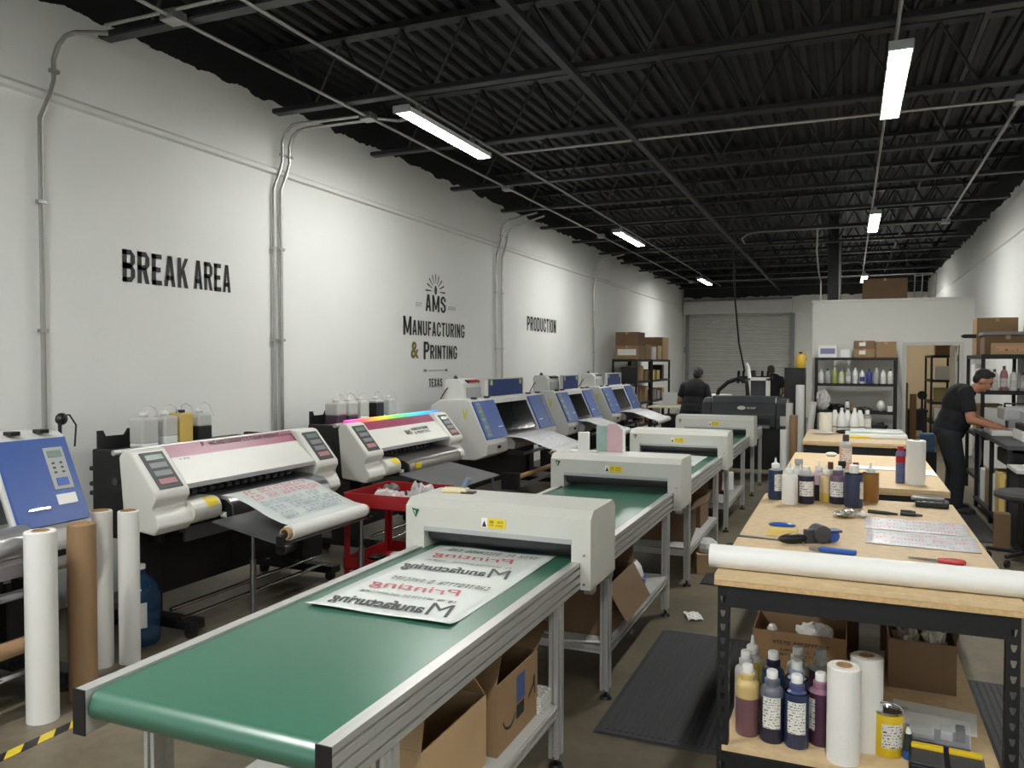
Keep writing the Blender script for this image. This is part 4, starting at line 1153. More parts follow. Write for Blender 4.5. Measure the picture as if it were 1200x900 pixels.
# red cart
t = thing('tool_cart', 'red steel tool cart with clutter between printer and conveyor', 'cart', (-3.06, 5.09, 0))
def tray(z0, z1):
    w_, d_ = .29, .31
    return MB().box(-w_, w_, -d_, d_, z0, z0+.006).box(-w_, w_, -d_, -d_+.008, z0, z1).box(-w_, w_, d_-.008, d_, z0, z1).box(-w_, -w_+.008, -d_, d_, z0, z1).box(w_-.008, w_, -d_, d_, z0, z1)
P('top_tray', tray(.65, .755), RED, t)
P('lower_tray', tray(.20, .285), RED, t)
for sx_ in (-1, 1):
    for sy_ in (-1, 1):
        P('corner_post', MB().box(sx_*.27-.022, sx_*.27+.022, sy_*.29-.006, sy_*.29+.006, .10, .66).box(sx_*.284-.004, sx_*.284+.004, sy_*.27-.025, sy_*.27+.025, .10, .66), RED, t)
        c_ = P('caster', MB().cyl((sx_*.25-.015, sy_*.26, .045), (sx_*.25+.015, sy_*.26, .045), .045, n=14), BLKR, t)
        P('caster_fork', MB().box(sx_*.25-.024, sx_*.25-.017, sy_*.26-.015, sy_*.26+.015, .04, .10).box(sx_*.25+.017, sx_*.25+.024, sy_*.26-.015, sy_*.26+.015, .04, .10).box(sx_*.25-.024, sx_*.25+.024, sy_*.26-.015, sy_*.26+.015, .092, .11), STEEL, c_)
def lump(name, label, cat, loc, r, m, seed=0, group=None, amp=.25):
    rr = random.Random(seed)
    mb = MB().ell((0, 0, r[2]), r, 14, 9)
    for v in mb.bm.verts:
        k = 1+amp*(rr.random()-.5)*2
        v.co = Vector((v.co.x*k, v.co.y*k, max(0, v.co.z*k)))
    return solo(name, mb, m, label, cat, loc, 0, group, smooth=False)
lump('rag', 'white crumpled rag in the top tray of the red cart', 'rag', (-3.10, 4.98, .657), (.10, .08, .05), RAG, 3)
lump('rag', 'pinkish white rag at the front of the red cart top tray', 'rag', (-2.95, 4.92, .657), (.11, .07, .045), mat('pink_rag', (220, 200, 200), .9, bump=.4, bs=40), 4)
lump('wipe_bundle', 'grey paper wipe bundle in the back of the red cart top tray', 'rag', (-3.22, 5.18, .657), (.07, .09, .05), mat('grey_rag', (120, 116, 112), .9, bump=.4, bs=40), 5)
t = thing('heat_gun', 'black handheld tool lying in the red cart top tray', 'tool', (-3.06, 5.12, .70), .5)
P('barrel', MB().cyl((-.08, 0, 0), (.08, 0, .01), .026, .02, 12), BLKP, t)
P('grip', MB().box(-.07, -.03, -.02, .02, -.04, .02, .006), DGREY, t)
t = thing('spray_bottle', 'white clear bottle leaning in the red cart top tray', 'bottle', (-2.88, 5.14, .657), .2)
P('bottle_body', MB().cyl((-.09, 0, .05), (.06, 0, .10), .042, n=16), WPL, t, smooth=True)
P('bottle_neck', MB().cyl((-.09, 0, .05), (-.125, 0, .04), .03, .015, 12), WPL, t)
P('nozzle', MB().cyl((-.06, .0, .09), (-.07, 0, .16), .008, .004, 8), WPL, t)
lump('plastic_wrap', 'crumpled clear plastic beside the bottle on the red cart', 'wrap', (-2.84, 4.98, .657), (.08, .10, .07), BAG, 8, amp=.35)
for k, (dx, dy, w_, d_, h_, m_, l) in enumerate(((-.12, -.12, .08, .12, .05, BLKP, 'black power adapter in the lower tray of the red cart'), (.02, -.06, .10, .08, .07, PAPER, 'white carton in the lower tray of the red cart'), (.14, .02, .09, .07, .08, DGREY, 'dark grey tool case in the lower tray of the red cart'))):
    t = thing('tray_item', l, 'box', (-3.06+dx, 5.09+dy, .206), .2*k)
    P('case_body', MB().box(-w_/2, w_/2, -d_/2, d_/2, 0, h_, .006), m_, t)
    P('case_lid', MB().box(-w_/2-.003, w_/2+.003, -d_/2-.003, d_/2+.003, h_, h_+.012, .003), m_, t)

# rubber mats
MATM = mat('rubber_mat', (58, 58, 60), .8, bump=.3, bs=90)
def floor_mat(label, x0, x1, y0, y1, rib=.03):
    t = thing('rubber_floor_mat', label, 'mat', ((x0+x1)/2, (y0+y1)/2, 0), 0, 'dark ribbed floor mats')
    w_, d_ = (x1-x0)/2, (y1-y0)/2
    P('mat_base', MB().prism([(-w_, 0), (w_, 0), (w_, .003), (w_-.03, .012), (-w_+.03, .012), (-w_, .003)], 'y', -d_, d_), MATM, t)
    mb = MB(); x = -w_+.05
    while x < w_-.05:
        mb.prism([(x, .011), (x+.02, .011), (x+.015, .016), (x+.005, .016)], 'y', -d_+.03, d_-.03)
        x += rib
    o = P('ribs', mb, MATM, t); o['kind'] = 'stuff'
    return t
floor_mat('dark ribbed rubber mat between the nearest conveyor and the near table', -1.06, -.36, 3.46, 4.95)
floor_mat('dark rubber mat farther along the aisle beside the third conveyor', -1.03, -.42, 6.12, 7.6)
floor_mat('dark rubber mat on the right side of the near table', .56, 1.35, 2.6, 4.80)
floor_mat('dark rubber mat under the standing worker', .72, 1.36, 8.6, 10.9)
# ================================================================= STEEL WORKBENCHES
def perforated(h, w=.038, per=.0508):
    """angle post: two perforated faces with teardrop slots"""
    mb = MB()
    nper = int(h/per)
    kh = [(-.009, .034), (.009, .034), (.009, .026), (.004, .010), (-.004, .010), (-.009, .026)]
    def face(tr):
        for k in range(nper):
            z0 = k*per; z1 = z0+per if k < nper-1 else h
            o = [tr(-w/2, z0), tr(w/2, z0), tr(w/2, z1), tr(-w/2, z1)]
            i_ = [tr(a, z0+b) for a, b in kh]
            vo, vi = mb._v(o), mb._v(i_)
            # ring between the outer rectangle and the slot
            F = mb.bm.faces.new
            F((vo[3], vi[0], vi[1], vo[2])); F((vo[2], vi[1], vi[2])); F((vo[2], vi[2], vi[3], vo[1]))
            F((vo[1], vi[3], vi[4], vo[0])); F((vo[0], vi[4], vi[5])); F((vo[0], vi[5], vi[0], vo[3]))
    face(lambda a, z: (a, 0, z))
    face(lambda a, z: (-w/2, a+w/2, z))
    return mb
_post = {}
def workbench(label, x0, x1, y0, y1, z, group='wood-topped steel workbenches', post=True):
    t = thing('steel_workbench', label, 'workbench', ((x0+x1)/2, (y0+y1)/2, 0), 0, group)
    w_, d_ = (x1-x0)/2, (y1-y0)/2
    P('table_top', MB().box(-w_, w_, -d_, d_, z-.022, z, .002), WOOD, t)
    P('top_strip', MB().box(-w_, w_, -d_-.0, -d_+.04, z-.04, z-.022), WOODE, t)
    for sx_ in (-1, 1):
        for sy_ in (-1, 1):
            if z not in _post:
                pm = perforated(z-.04); me = bpy.data.meshes.new('post'); pm.bm.to_mesh(me); pm.bm.free(); _post[z] = me
            o = mobj('post', _post[z], BLK, t, loc=(sx_*(w_-.03), sy_*(d_-.015), 0))
            o.rotation_euler = (0, 0, 0 if sy_ < 0 else math.pi)
            if sx_*sy_ > 0: o.scale = (-1, 1, 1)
            md = o.modifiers.new('thickness', 'SOLIDIFY'); md.thickness = .0025
    for zz in (z-.09, .23):
        for s_ in (-1, 1):
            P('beam', MB().box(-w_+.04, w_-.04, s_*(d_-.02)-.006, s_*(d_-.02)+.006, zz-.03, zz+.045, .002), BLK, t)
            P('beam', MB().box(s_*(w_-.03)-.006, s_*(w_-.03)+.006, -d_+.04, d_-.04, zz-.03, zz+.045, .002), BLK, t)
    P('lower_shelf', MB().box(-w_+.03, w_-.03, -d_+.012, d_-.012, .28, .30), WOOD, t)
    return t
TZ = .93
workbench('wood-topped steel workbench nearest the camera, covered with bottles and tools', -.44, .53, 2.93, 4.87, TZ)
workbench('wood-topped steel workbench in the middle with paper towel roll', -.41, .57, 5.36, 7.2, TZ)
workbench('wood-topped steel workbench farthest back with white jugs', -.41, .57, 8.3, 9.75, TZ)

# ================================================================= BOTTLES
def bottle(label, loc, h, r, ink, fill=.75, cap='cone', lab=None, la=(-2.2, -.6), lz=(.22, .62), rz=0., capm=WPL, shell=None, group='ink bottles', name='ink_bottle'):
    t = thing(name, label, 'bottle', loc, rz, group)
    hb = h*(.74 if cap == 'cone' else .80)
    hf = hb*fill
    P('ink_body', MB().lathe([(r*.9, 0), (r, .008), (r, hf)], n=20), ink, t, smooth=True)
    up = [(r*.998, hf)]
    if hf < hb*.86: up += [(r*.998, hb*.86)]
    up += [(r*.93, hb*.93), (r*.62, hb*.985), (r*.42, hb), (r*.42, hb+h*.02)]
    P('shoulder', MB().lathe(up, n=20), shell or CLEARP, t, smooth=True)
    if cap == 'cone':
        c_ = P('cap', MB().lathe([(r*.55, hb+h*.01), (r*.55, hb+h*.10), (r*.46, hb+h*.12), (r*.22, hb+h*.135)], n=16), capm, t, smooth=True)
        P('nozzle', MB().lathe([(r*.22, hb+h*.13), (r*.17, hb+h*.17), (r*.10, h), (0, h)], n=12), capm, c_, smooth=True)
    elif cap == 'flat':
        P('cap', MB().lathe([(r*.5, hb+h*.01), (r*.52, hb+h*.08), (r*.50, h), (0, h)], n=18), capm, t, smooth=True)
    elif cap == 'flip':
        c_ = P('cap', MB().lathe([(r*.62, hb-h*.01), (r*.64, hb+h*.07), (r*.5, hb+h*.09)], n=18), shell or CLEARP, t, smooth=True)
        P('stopper', MB().lathe([(r*.46, hb+h*.08), (r*.47, h-.004), (r*.40, h), (0, h)], n=16), capm, c_, smooth=True)
    elif cap == 'spray':
        c_ = P('cap', MB().cyl((0, 0, hb), (0, 0, hb+h*.06), r*.4, n=12), capm, t)
        P('trigger_head', MB().box(-r*.9, r*.5, -r*.22, r*.22, hb+h*.06, h, .004).box(-r*.8, -r*.6, -r*.1, r*.1, hb-h*.04, hb+h*.08), capm, c_)
    if lab:
        P('label', MB().arcpatch(r+.0012, la[0], la[1], h*lz[0], h*lz[1], 8), lab, t, smooth=True)
    return t
B1 = 'bottles on the near table'
bottle('blue ink bottle leftmost on the near table, cone tip', (-.37, 4.68, TZ), .235, .040, INKB, .95, 'cone', LABEL, (-1.6, -.2), group=B1)
bottle('plain white bottle on the near table left of the labelled ones', (-.285, 4.55, TZ), .225, .042, WPL, .9, 'cone', shell=WPL, group=B1)
bottle('navy ink bottle with red-headed label on the near table', (-.205, 4.61, TZ), .20, .044, INKN, .95, 'flip', LABELR, (-2.4, -.5), (.22, .62), group=B1)
bottle('bottle with pink-topped dark ink behind the navy one on the near table', (-.145, 4.74, TZ), .22, .036, INKN, .55, 'cone', shell=mat('pinkish_plastic', (214, 190, 200), .3), group=B1)
bottle('cream yellow bottle on the near table between dark ones', (-.105, 4.70, TZ), .205, .034, INKY, .35, 'cone', shell=mat('cream_shell', (222, 196, 150), .35), group=B1)
bottle('purple ink bottle with red label on the near table', (-.045, 4.67, TZ), .205, .044, INKN, .72, 'flip', LABELR, (-2.6, -.9), (.2, .6), shell=mat('purple_shell', (110, 90, 110), .3), group=B1)
bottle('large steel-blue bottle at the front of the near table bottle row', (.035, 4.58, TZ), .225, .046, INKB, 1, 'flat', LABEL, (-.9, -.1), shell=INKB, group=B1)
bottle('amber brown bottle at the right end of the near table bottle row', (.12, 4.80, TZ), .215, .044, INKBR, 1, 'cone', shell=INKBR, group=B1)
bottle('white spray bottle with grey trigger behind the near table bottles', (-.26, 4.80, TZ), .22, .032, WPL, .8, 'spray', capm=LGREY, shell=WPL, group=B1, rz=math.pi, name='spray_bottle')
bottle('clear spray bottle with black trigger behind the near table bottles', (-.02, 4.79, TZ), .22, .030, CLEARP, .8, 'spray', capm=BLKP, group=B1, rz=.4, name='spray_bottle')
bottle('small clear bottle with dark red cap behind the steel-blue bottle', (.045, 4.79, TZ), .215, .03, CLEARP, .6, 'flat', capm=mat('dark_red', (110, 30, 36), .4), group=B1)
bottle('small amber bottle with dark cap behind the cream bottle', (-.085, 4.80, TZ), .21, .028, INKBR, .7, 'flat', capm=mat('dark_amber', (90, 46, 30), .4), group=B1)
SZ = .30
B2 = 'bottles on the lower shelf of the near table'
def lo(l, x, y, ink, fill, cap='flip', lab=None, la=(-2.3, -.75), shell=None, h=.262, capm=WPL, r=.043):
    bottle(l, (x, y, SZ), h, r, ink, fill, cap, lab, la, (.22, .66), 0, capm, shell, B2)
lo('mauve bottle with yellow top leftmost on the lower shelf', -.335, 3.075, INKM, .68, 'flip', shell=mat('amber_shell', (206, 180, 120), .3))
lo('dark blue labelled bottle second on the front of the lower shelf', -.245, 3.055, INKN, .80, 'flip', LABEL, shell=mat('slate_shell', (96, 98, 112), .3))
lo('blue labelled bottle frontmost in the middle of the lower shelf', -.158, 3.045, INKB, .95, 'flip', LABEL, shell=mat('blue_shell', (76, 82, 120), .3))
lo('purple ink bottle with label on its left beside the towel rolls', -.078, 3.10, INKP, .92, 'flip', LABEL, (-2.9, -2.0), shell=mat('plum_shell', (150, 110, 132), .3))
lo('pale bottle with yellow label behind the mauve bottle on the lower shelf', -.355, 3.20, CLEARP, .2, 'flip', YELP, (-2.4, -.6), shell=CLEARP, h=.27)
lo('clear bottle with pink ink at the back left of the lower shelf', -.345, 3.33, mat('ink_pink', (170, 120, 140), .3), .5, 'cone', YELP, h=.29)
lo('teal ink bottle behind the dark blue labelled bottle on the lower shelf', -.255, 3.22, INKT, .9, 'flip', h=.275, shell=INKN)
lo('navy ink bottle behind the frontmost blue one on the lower shelf', -.165, 3.16, INKB, .95, 'flip', h=.272, shell=mat('pale_blue_shell', (150, 160, 186), .3))
lo('dark bottle with grey cap at the back beside the towel rolls', -.085, 3.30, INKP, .9, 'flip', h=.28, capm=LGREY)
lo('clear bottle with white cap at the back of the lower shelf bottles', -.17, 3.31, INKT, .5, 'flip', h=.275)
t_ = paper_roll('front white paper towel roll on the lower shelf of the near table', .0, 3.00, .056, .335, TOWEL, .42, name='paper_towel_roll', z=SZ)
t_ = paper_roll('rear white paper towel roll on the lower shelf of the near table', .075, 3.13, .056, .335, TOWEL, .42, name='paper_towel_roll', z=SZ)
t = thing('yellow_can', 'yellow can with white label and metal lid on the lower shelf', 'can', (.145, 3.12, SZ))
P('can_body', MB().lathe([(.05, 0), (.052, .004), (.052, .145), (.05, .15)], n=24), YELP, t, smooth=True)
P('can_lid', MB().lathe([(.05, .149), (.054, .152), (.054, .16), (.046, .16), (.044, .152), (0, .152)], n=24), CHROME, t, smooth=True)
P('bail_handle', MB().tube([(.05*math.cos(a), -.02, .158+.03*math.sin(a)) for a in [math.pi*k/8 for k in range(9)]], .003, 6), CHROME, t)
P('label', MB().arcpatch(.0532, -1.95, -.45, .035, .12, 8), LABEL, t, smooth=True)
t = thing('glue_stick', 'small glue bottle with blue cap beside the yellow can', 'bottle', (.212, 3.10, SZ))
P('cap', MB().cyl((0, 0, 0), (0, 0, .03), .018, n=14), BLUEP, t)
P('tube', MB().cyl((0, 0, .03), (0, 0, .09), .016, .013, 14), mat('dark_green_tube', (30, 50, 44), .4), t)
P('tip', MB().cyl((0, 0, .09), (0, 0, .11), .010, .006, 10), WPL, t)
t = thing('paper_sheet', 'grey white sheet of paper on the lower shelf', 'paper', (.325, 3.50, SZ), -.12)
P('sheet', MB().box(-.15, .15, -.11, .11, 0, .002), PAPER, t)
glyph_row('print', 7, .05, .02, (-.14, .02, .0026), (1, 0, 0), (0, 1, 0), DLET, t, 12)
glyph_row('print', 4, .04, .03, (-.14, -.06, .0026), (1, 0, 0), (0, 1, 0), DLET, t, 13)
t = thing('clear_parts_case', 'clear plastic case with blue base on the lower shelf', 'case', (.315, 3.24, SZ), -.08)
P('case_base', MB().box(-.105, .105, -.07, .07, 0, .035, .004), mat('deep_blue', (38, 36, 84), .3), t)
P('case_lid', MB().box(-.107, .107, -.072, .072, .036, .085, .008), CLEAR, t)
P('contents', MB().box(-.09, -.01, -.05, .05, .036, .06, .006).box(.01, .05, -.03, .04, .036, .07, .006), LGREY, t)
P('contents_dark', MB().box(.06, .09, -.02, .05, .036, .075, .004), BLKP, t)
t = thing('tool_organizer', 'black organizer with two yellow strips at the front of the lower shelf', 'organizer', (.325, 3.03, SZ), -.06)
P('organizer_body', MB().box(-.115, .115, -.085, .07, 0, .05, .006), BLKP, t)
for xx in (-.058, .058):
    P('compartment_lid', MB().box(xx-.05, xx+.05, -.08, .035, .05, .056, .002), DGREY, t)
    P('yellow_strip', MB().box(xx-.05, xx+.05, .038, .066, .05, .066, .003), YELP, t)
def stuffing(label, loc, w, d_, m, n, seed):
    rr = random.Random(seed)
    for k in range(n):
        lump('crumpled_paper', label[k], 'paper', (loc[0]+(rr.random()-.5)*w, loc[1]+(k/(n-1)-.5)*d_ if n > 1 else loc[1], loc[2]), (.05, .05, .04), m, seed+k, amp=.35)
b = open_box('open cardboard box with paper wads on the right of the lower shelf', (.305, 3.92, SZ), 0, .26, .32, .21, CARDD, [('n', 15, .06), ('e', 12, .05), ('w', 12, .05)])
lump('crumpled_paper', 'grey paper wad on the left in the right lower-shelf box', 'paper', (.25, 3.86, SZ+.13), (.05, .06, .05), mat('dull_paper', (150, 142, 130), .9, bump=.5, bs=40), 21, amp=.35)
lump('crumpled_paper', 'pale paper wad on the right in the right lower-shelf box', 'paper', (.36, 3.86, SZ+.13), (.04, .05, .055), mat('pale_wad', (196, 188, 178), .9, bump=.5, bs=40), 22, amp=.4)
b = open_box('open cardboard box with black print on the left of the lower shelf', (-.19, 3.92, SZ), 0, .40, .30, .175, CARD, [('n', 0, .06)])
glyph_row('box_print', 16, .24, .016, (-.11, -.1515, .12), (1, 0, 0), (0, 0, 1), BLET, b, 41)
glyph_row('box_print', 10, .16, .010, (-.08, -.1515, .09), (1, 0, 0), (0, 0, 1), DLET, b, 42)
glyph_row('box_print', 14, .20, .010, (-.10, -.1515, .07), (1, 0, 0), (0, 0, 1), DLET, b, 43)
lump('crumpled_paper', 'white wrapped object in the left lower-shelf box', 'paper', (-.13, 3.90, SZ+.10), (.08, .06, .045), PAPER, 23, amp=.15)
lump('white_cap_bottle', 'small white cap sticking out of the left lower-shelf box', 'cap', (-.31, 3.86, SZ+.13), (.025, .025, .025), WPL, 24, amp=.05)
open_box('taller cardboard box behind the printed one on the lower shelf', (-.17, 4.32, SZ), 0, .46, .38, .26, CARDD, [('n', 5, .08)])
solo('paper_stack', MB().box(-.045, .045, -.1, .1, 0, .30, .004), mat('grey_stack', (150, 148, 142), .7, var=.3, vs=30, stretch=(.2, .2, 1)), 'grey stack of folded material between the lower shelf boxes', 'stack', (.105, 4.05, SZ))
open_box('dark cardboard box at the back right of the lower shelf', (.26, 4.40, SZ), 0, .4, .36, .22, CARDD, closed=True)

# ----------------------------------------------------------------- tools on the near table
t = thing('film_roll', 'long white film roll lying across the front of the near table', 'film roll', (.035, 3.03, TZ+.043), 0)
P('wound_film', MB().cyl((-.505, 0, 0), (.505, 0, 0), .043, n=28), PAPER, t, smooth=True)
P('core', MB().cyl((-.507, 0, 0), (.507, 0, 0), .030, n=18), CORE, t, smooth=True)
P('core_hole', MB().cyl((-.509, 0, 0), (.509, 0, 0), .024, n=16), COREIN, t)
t = thing('squeegee', 'yellow scraper with blue handle strip on the near table', 'scraper', (-.265, 3.74, TZ), .05)
P('scraper_base', MB().prism([(-.065, 0), (.07, 0), (.06, .03), (-.055, .03)], 'y', -.05, .06), CREAMP, t)
P('blue_handle', MB().ell((0, .02, .036), (.06, .022, .012), 14, 7), BLUEP, t, smooth=True)
t = thing('steel_ruler', 'thin dark steel ruler lying on the left of the near table', 'ruler', (-.31, 3.60, TZ), -.10)
P('blade', MB().box(-.13, .14, -.014, .014, 0, .003), DGREY, t)
P('scale_edge', MB().box(-.13, .14, .009, .014, .003, .0035), STEEL, t)
t = thing('tape_gun', 'black tape dispenser gun with blue parts on the near table', 'tape gun', (-.13, 3.60, TZ), .55)
P('grip', MB().ell((-.09, 0, .022), (.07, .024, .022), 14, 8), BLKP, t, smooth=True)
P('frame', MB().box(-.04, .08, -.012, .012, .0, .06, .005), DGREY, t)
P('hub', MB().cyl((.03, -.03, .04), (.03, .03, .04), .038, n=20), DGREY, t, smooth=True)
P('blue_wheel', MB().cyl((.085, -.025, .03), (.085, .025, .03), .024, n=16), BLUEP, t, smooth=True)
P('blue_bracket', MB().box(.06, .12, -.028, .028, .045, .056, .003), mat('navy_plastic', (36, 48, 110), .4), t)
t = thing('utility_knife', 'blue handled cutter lying just behind the film roll', 'knife', (-.05, 3.44, TZ), -.12)
P('handle', MB().box(-.05, .09, -.015, .015, 0, .022, .007), BLUEP, t)
P('blade_guide', MB().prism([(-.05, -.012), (-.05, .012), (-.085, .02), (-.09, .0)], 'z', .004, .014), STEEL, t)
t = thing('scissors', 'red handled scissors on the front right of the near table', 'scissors', (.31, 3.44, TZ), -.06)
P('blade', MB().prism([(-.085, .0), (.02, -.006), (.02, .008)], 'z', .004, .008).prism([(-.085, .004), (.02, .0), (.02, .014)], 'z', .008, .011), STEEL, t)
for s_ in (-1, 1):
    P('handle', MB().tube([(.02, s_*.004, .009), (.05, s_*.014, .009), (.075, s_*.022, .009), (.10, s_*.018, .009), (.105, s_*.008, .009), (.085, s_*.004, .009), (.05, s_*.005, .009)], .008, 8), REDP, t, smooth=True)
lump('foil_ball', 'crumpled silvery foil and wrapper on the near table before the bottles', 'foil', (.0, 4.27, TZ), (.05, .05, .016), mat('foil', (196, 192, 184), .25, .7), 31, amp=.4)
lump('wrapper', 'small white crumpled wrapper beside the foil on the near table', 'wrapper', (.075, 4.29, TZ), (.022, .03, .012), PAPER, 32, amp=.4)
for k, (x_, y_, a_, L_, l) in enumerate(((.17, 4.42, -.25, .14, 'thick black marker pen on the near table behind the print sheets'), (.30, 4.42, -.15, .10, 'thin black pen on the near table, right of the marker'), (.29, 4.50, .0, .07, 'short black pen cap piece at the back of the near table'))):
    t = thing('marker_pen', l, 'pen', (x_, y_, TZ+.009), a_)
    P('barrel', MB().cyl((-L_/2, 0, 0), (L_*.2, 0, 0), .009, n=10), BLKP, t)
    P('pen_cap', MB().cyl((L_*.2, 0, 0), (L_/2, 0, 0), .008, .005, 10), DGREY if k else BLKP, t)
t = thing('tape_case', 'black and clear cutter case at the back right of the near table', 'case', (.42, 4.76, TZ), -.08)
P('case_body', MB().box(-.08, .08, -.055, .055, 0, .035, .008), BLKP, t)
P('case_lid', MB().box(-.10, .06, -.03, .06, .035, .052, .005), mat('grey_green', (104, 108, 104), .3), t)
for q in range(4):
    P('ridge', MB().box(-.06+.035*q, -.045+.035*q, -.056, .02, .034, .042), DGREY, t)
for k, (ya, yb, l) in enumerate(((4.0, 4.30, 'rear transfer film sheet with pastel print on the near table'), (3.67, 3.985, 'front transfer film sheet with pink print on the near table'))):
    t = thing('transfer_sheet', l, 'film', (.285, ya, TZ), -.05)
    P('sheet', MB().grid(lambda u, v: (-.21+.43*u, (yb-ya)*v, .002+.002*abs(math.sin(7*u+3*v+k))), 12, 8), FILMPR, t, smooth=True, solid=.0015)
    for q in range(3):
        glyph_row('print', 13, .36, .045, (-.17, .03+q*.09, .0055), (1, 0, 0), (0, 1, 0), mat('pale_grey_print', (200, 201, 207), .6) if (q+k) % 2 else mat('pale_pink_print', (220, 180, 190), .6), t, 60+q+7*k)

# ----------------------------------------------------------------- things on the middle table
paper_roll('tall white paper towel roll on the middle table', .40, 5.60, .056, .28, TOWEL, .3, name='paper_towel_roll', z=TZ)
t = thing('spray_can', 'blue spray tube with red top beside the towel roll', 'can', (.315, 5.63, TZ))
P('can_body', MB().lathe([(.026, 0), (.028, .004), (.028, .19), (.022, .205)], n=18), mat('can_blue_print', (86, 100, 140), .35, var=.25, vs=25), t, smooth=True)
P('red_band', MB().lathe([(.0285, .13), (.0285, .175)], n=18), REDP, t, smooth=True)
P('can_cap', MB().cyl((0, 0, .205), (0, 0, .235), .018, n=12), REDP, t)
bottle('clear bottle with red printed label at the middle table, behind the near bottles', (-.01, 6.2, TZ), .25, .042, mat('pale_pink_ink', (206, 170, 166), .3), .8, 'flat', LABELR, capm=DGREY, group='bottles on the middle table')
for k, (x_, y_, a_, w_, d_, l) in enumerate(((.26, 6.33, .03, .38, .22, 'white sheet left of the spray can on the middle table'), (.50, 6.2, .0, .13, .34, 'white sheet at the right edge of the middle table'))):
    t = thing('paper_sheet', l, 'paper', (x_, y_, TZ), a_)
    P('sheet', MB().box(-w_/2, w_/2, -d_/2, d_/2, 0, .004), FILMPR if k == 0 else PAPER, t)
    P('sheet_edge', MB().box(-w_/2, w_/2, -d_/2-.01, -d_/2, 0, .008), PAPER, t)
solo('soap_bar', MB().ell((0, 0, .018), (.045, .03, .018), 14, 8), WPL, 'small white oval object at the far left of the middle table', 'soap', (-.12, 7.0, TZ), smooth=True)
open_box('brown carton on the lower shelf of the middle table', (-.1, 5.8, SZ), 0, .4, .4, .25, CARDD, [('s', 20, .1)])
open_box('second carton on the lower shelf of the middle table', (.3, 6.4, SZ), 0, .36, .4, .25, CARD, closed=True)
# ----------------------------------------------------------------- things on the far table
JB = 'white jugs on the far table'
for k, (x_, y_, l) in enumerate(((-.13, 9.52, 'leftmost white cone-topped jug on the far table'), (-.06, 9.44, 'second white cone-topped jug on the far table'), (.0, 9.55, 'third white cone-topped jug on the far table'), (.07, 9.46, 'fourth white cone-topped jug on the far table'), (.125, 9.56, 'rightmost white cone-topped jug on the far table'))):
    t = thing('white_jug', l, 'jug', (x_, y_, TZ), 0, JB)
    P('jug_body', MB().lathe([(.048, 0), (.052, .008), (.052, .13), (.047, .15), (.018, .235), (.012, .25)], n=18), WPL, t, smooth=True)
    P('cap', MB().cyl((0, 0, .245), (0, 0, .27), .016, n=12), WPL if k % 2 else BLKP, t)
    P('band', MB().lathe([(.0525, .055), (.0525, .065)], n=18), DGREY, t)
bottle('dark ink bottle with white cap right of the white jugs', (.20, 9.58, TZ), .245, .045, INKP, .75, 'flat', LABEL, shell=mat('grey_shell', (150, 148, 150), .3), group='bottles on the far table')
paper_roll('short wide cream roll standing at the left of the far table', -.22, 9.35, .07, .22, mat('cream_paper', (222, 216, 200), .7), .3, z=TZ)
t = thing('film_stack', 'stack of white film with yellow corner on the far table', 'film', (.22, 9.0, TZ), .02)
P('film_bundle', MB().box(-.24, .33, -.20, .16, 0, .045, .012), PAPER, t)
P('upper_film', MB().box(-.20, .30, -.12, .14, .045, .075, .012), FILM, t)
P('yellow_corner', MB().box(-.26, -.02, -.22, -.06, .0, .02, .004), YELP, t)
t = thing('rag_heap', 'black and white rags at the foot of the white jugs', 'rag', (-.02, 9.28, TZ))
P('dark_rag', MB().ell((0, 0, .02), (.10, .05, .025), 12, 6), BLKR, t)
P('white_rag', MB().ell((-.22, -.10, .012), (.12, .06, .014), 12, 6), RAG, t)
t = thing('hand_tool', 'brown handled tool at the back of the far table', 'tool', (.42, 9.55, TZ), .1)
P('handle', MB().cyl((-.12, 0, .015), (.08, 0, .015), .012, n=10), KRAFT, t)
P('head', MB().box(.06, .13, -.04, .04, 0, .025, .004), DGREY, t)
# upright rolls left of the far table
for x_, y_, r_, h_, m_, ln, l in ((-.545, 10.45, .052, 1.42, PAPER, None, 'tallest white roll in the bundle left of the far table'), (-.50, 10.05, .038, 1.24, OFFW, (0, .10, 0), 'leaning pale tube in the bundle left of the far table'),
        (-.66, 10.3, .042, 1.2, OFFW, None, 'pale tube at the left of the bundle by the far table'), (-.60, 10.15, .046, 1.06, KRAFT, None, 'brown tube in the bundle left of the far table'), (-.70, 9.95, .04, .9, PAPER, None, 'short white tube in front of the bundle by the far table')):
    paper_roll(l, x_, y_, r_, h_, m_, .7, lean=ln, name='cardboard_tube')
# ================================================================= SHELVING
def shelving(label, loc, w, d_, h, levels, name='steel_shelving', rz=0., board=BLK):
    t = thing(name, label, 'shelf', loc, rz, 'black steel shelving units')
    for sx_ in (0, w):
        for sy_ in (0, d_):
            s_ = .02
            P('post', MB().box(sx_-s_, sx_+s_, sy_-s_, sy_+s_, 0, h), BLK, t)
    for z in levels:
        P('shelf_board', MB().box(-.01, w+.01, -.01, d_+.01, z-.05, z), board, t)
    return t
def carton(label, x, y, z, w, d_, h, m=CARD, tape=True, rz=0., lab=False, prt=None, group='closed cartons'):
    t = thing('carton', label, 'box', (x, y, z), rz, group)
    P('carton_body', MB().box(-w/2, w/2, -d_/2, d_/2, 0, h, .004), m, t)
    if tape: P('tape_strip', MB().box(-.025, .025, -d_/2-.001, d_/2+.001, h-.05, h+.001), CARDL, t)
    if lab: P('label', MB().box(-w*.25, w*.05, -d_/2-.002, -d_/2, h*.35, h*.8), PAPER, t)
    if prt: P('print', MB().box(-w*.4, w*.4, -d_/2-.002, -d_/2, h*.3, h*.75), prt, t)
    return t
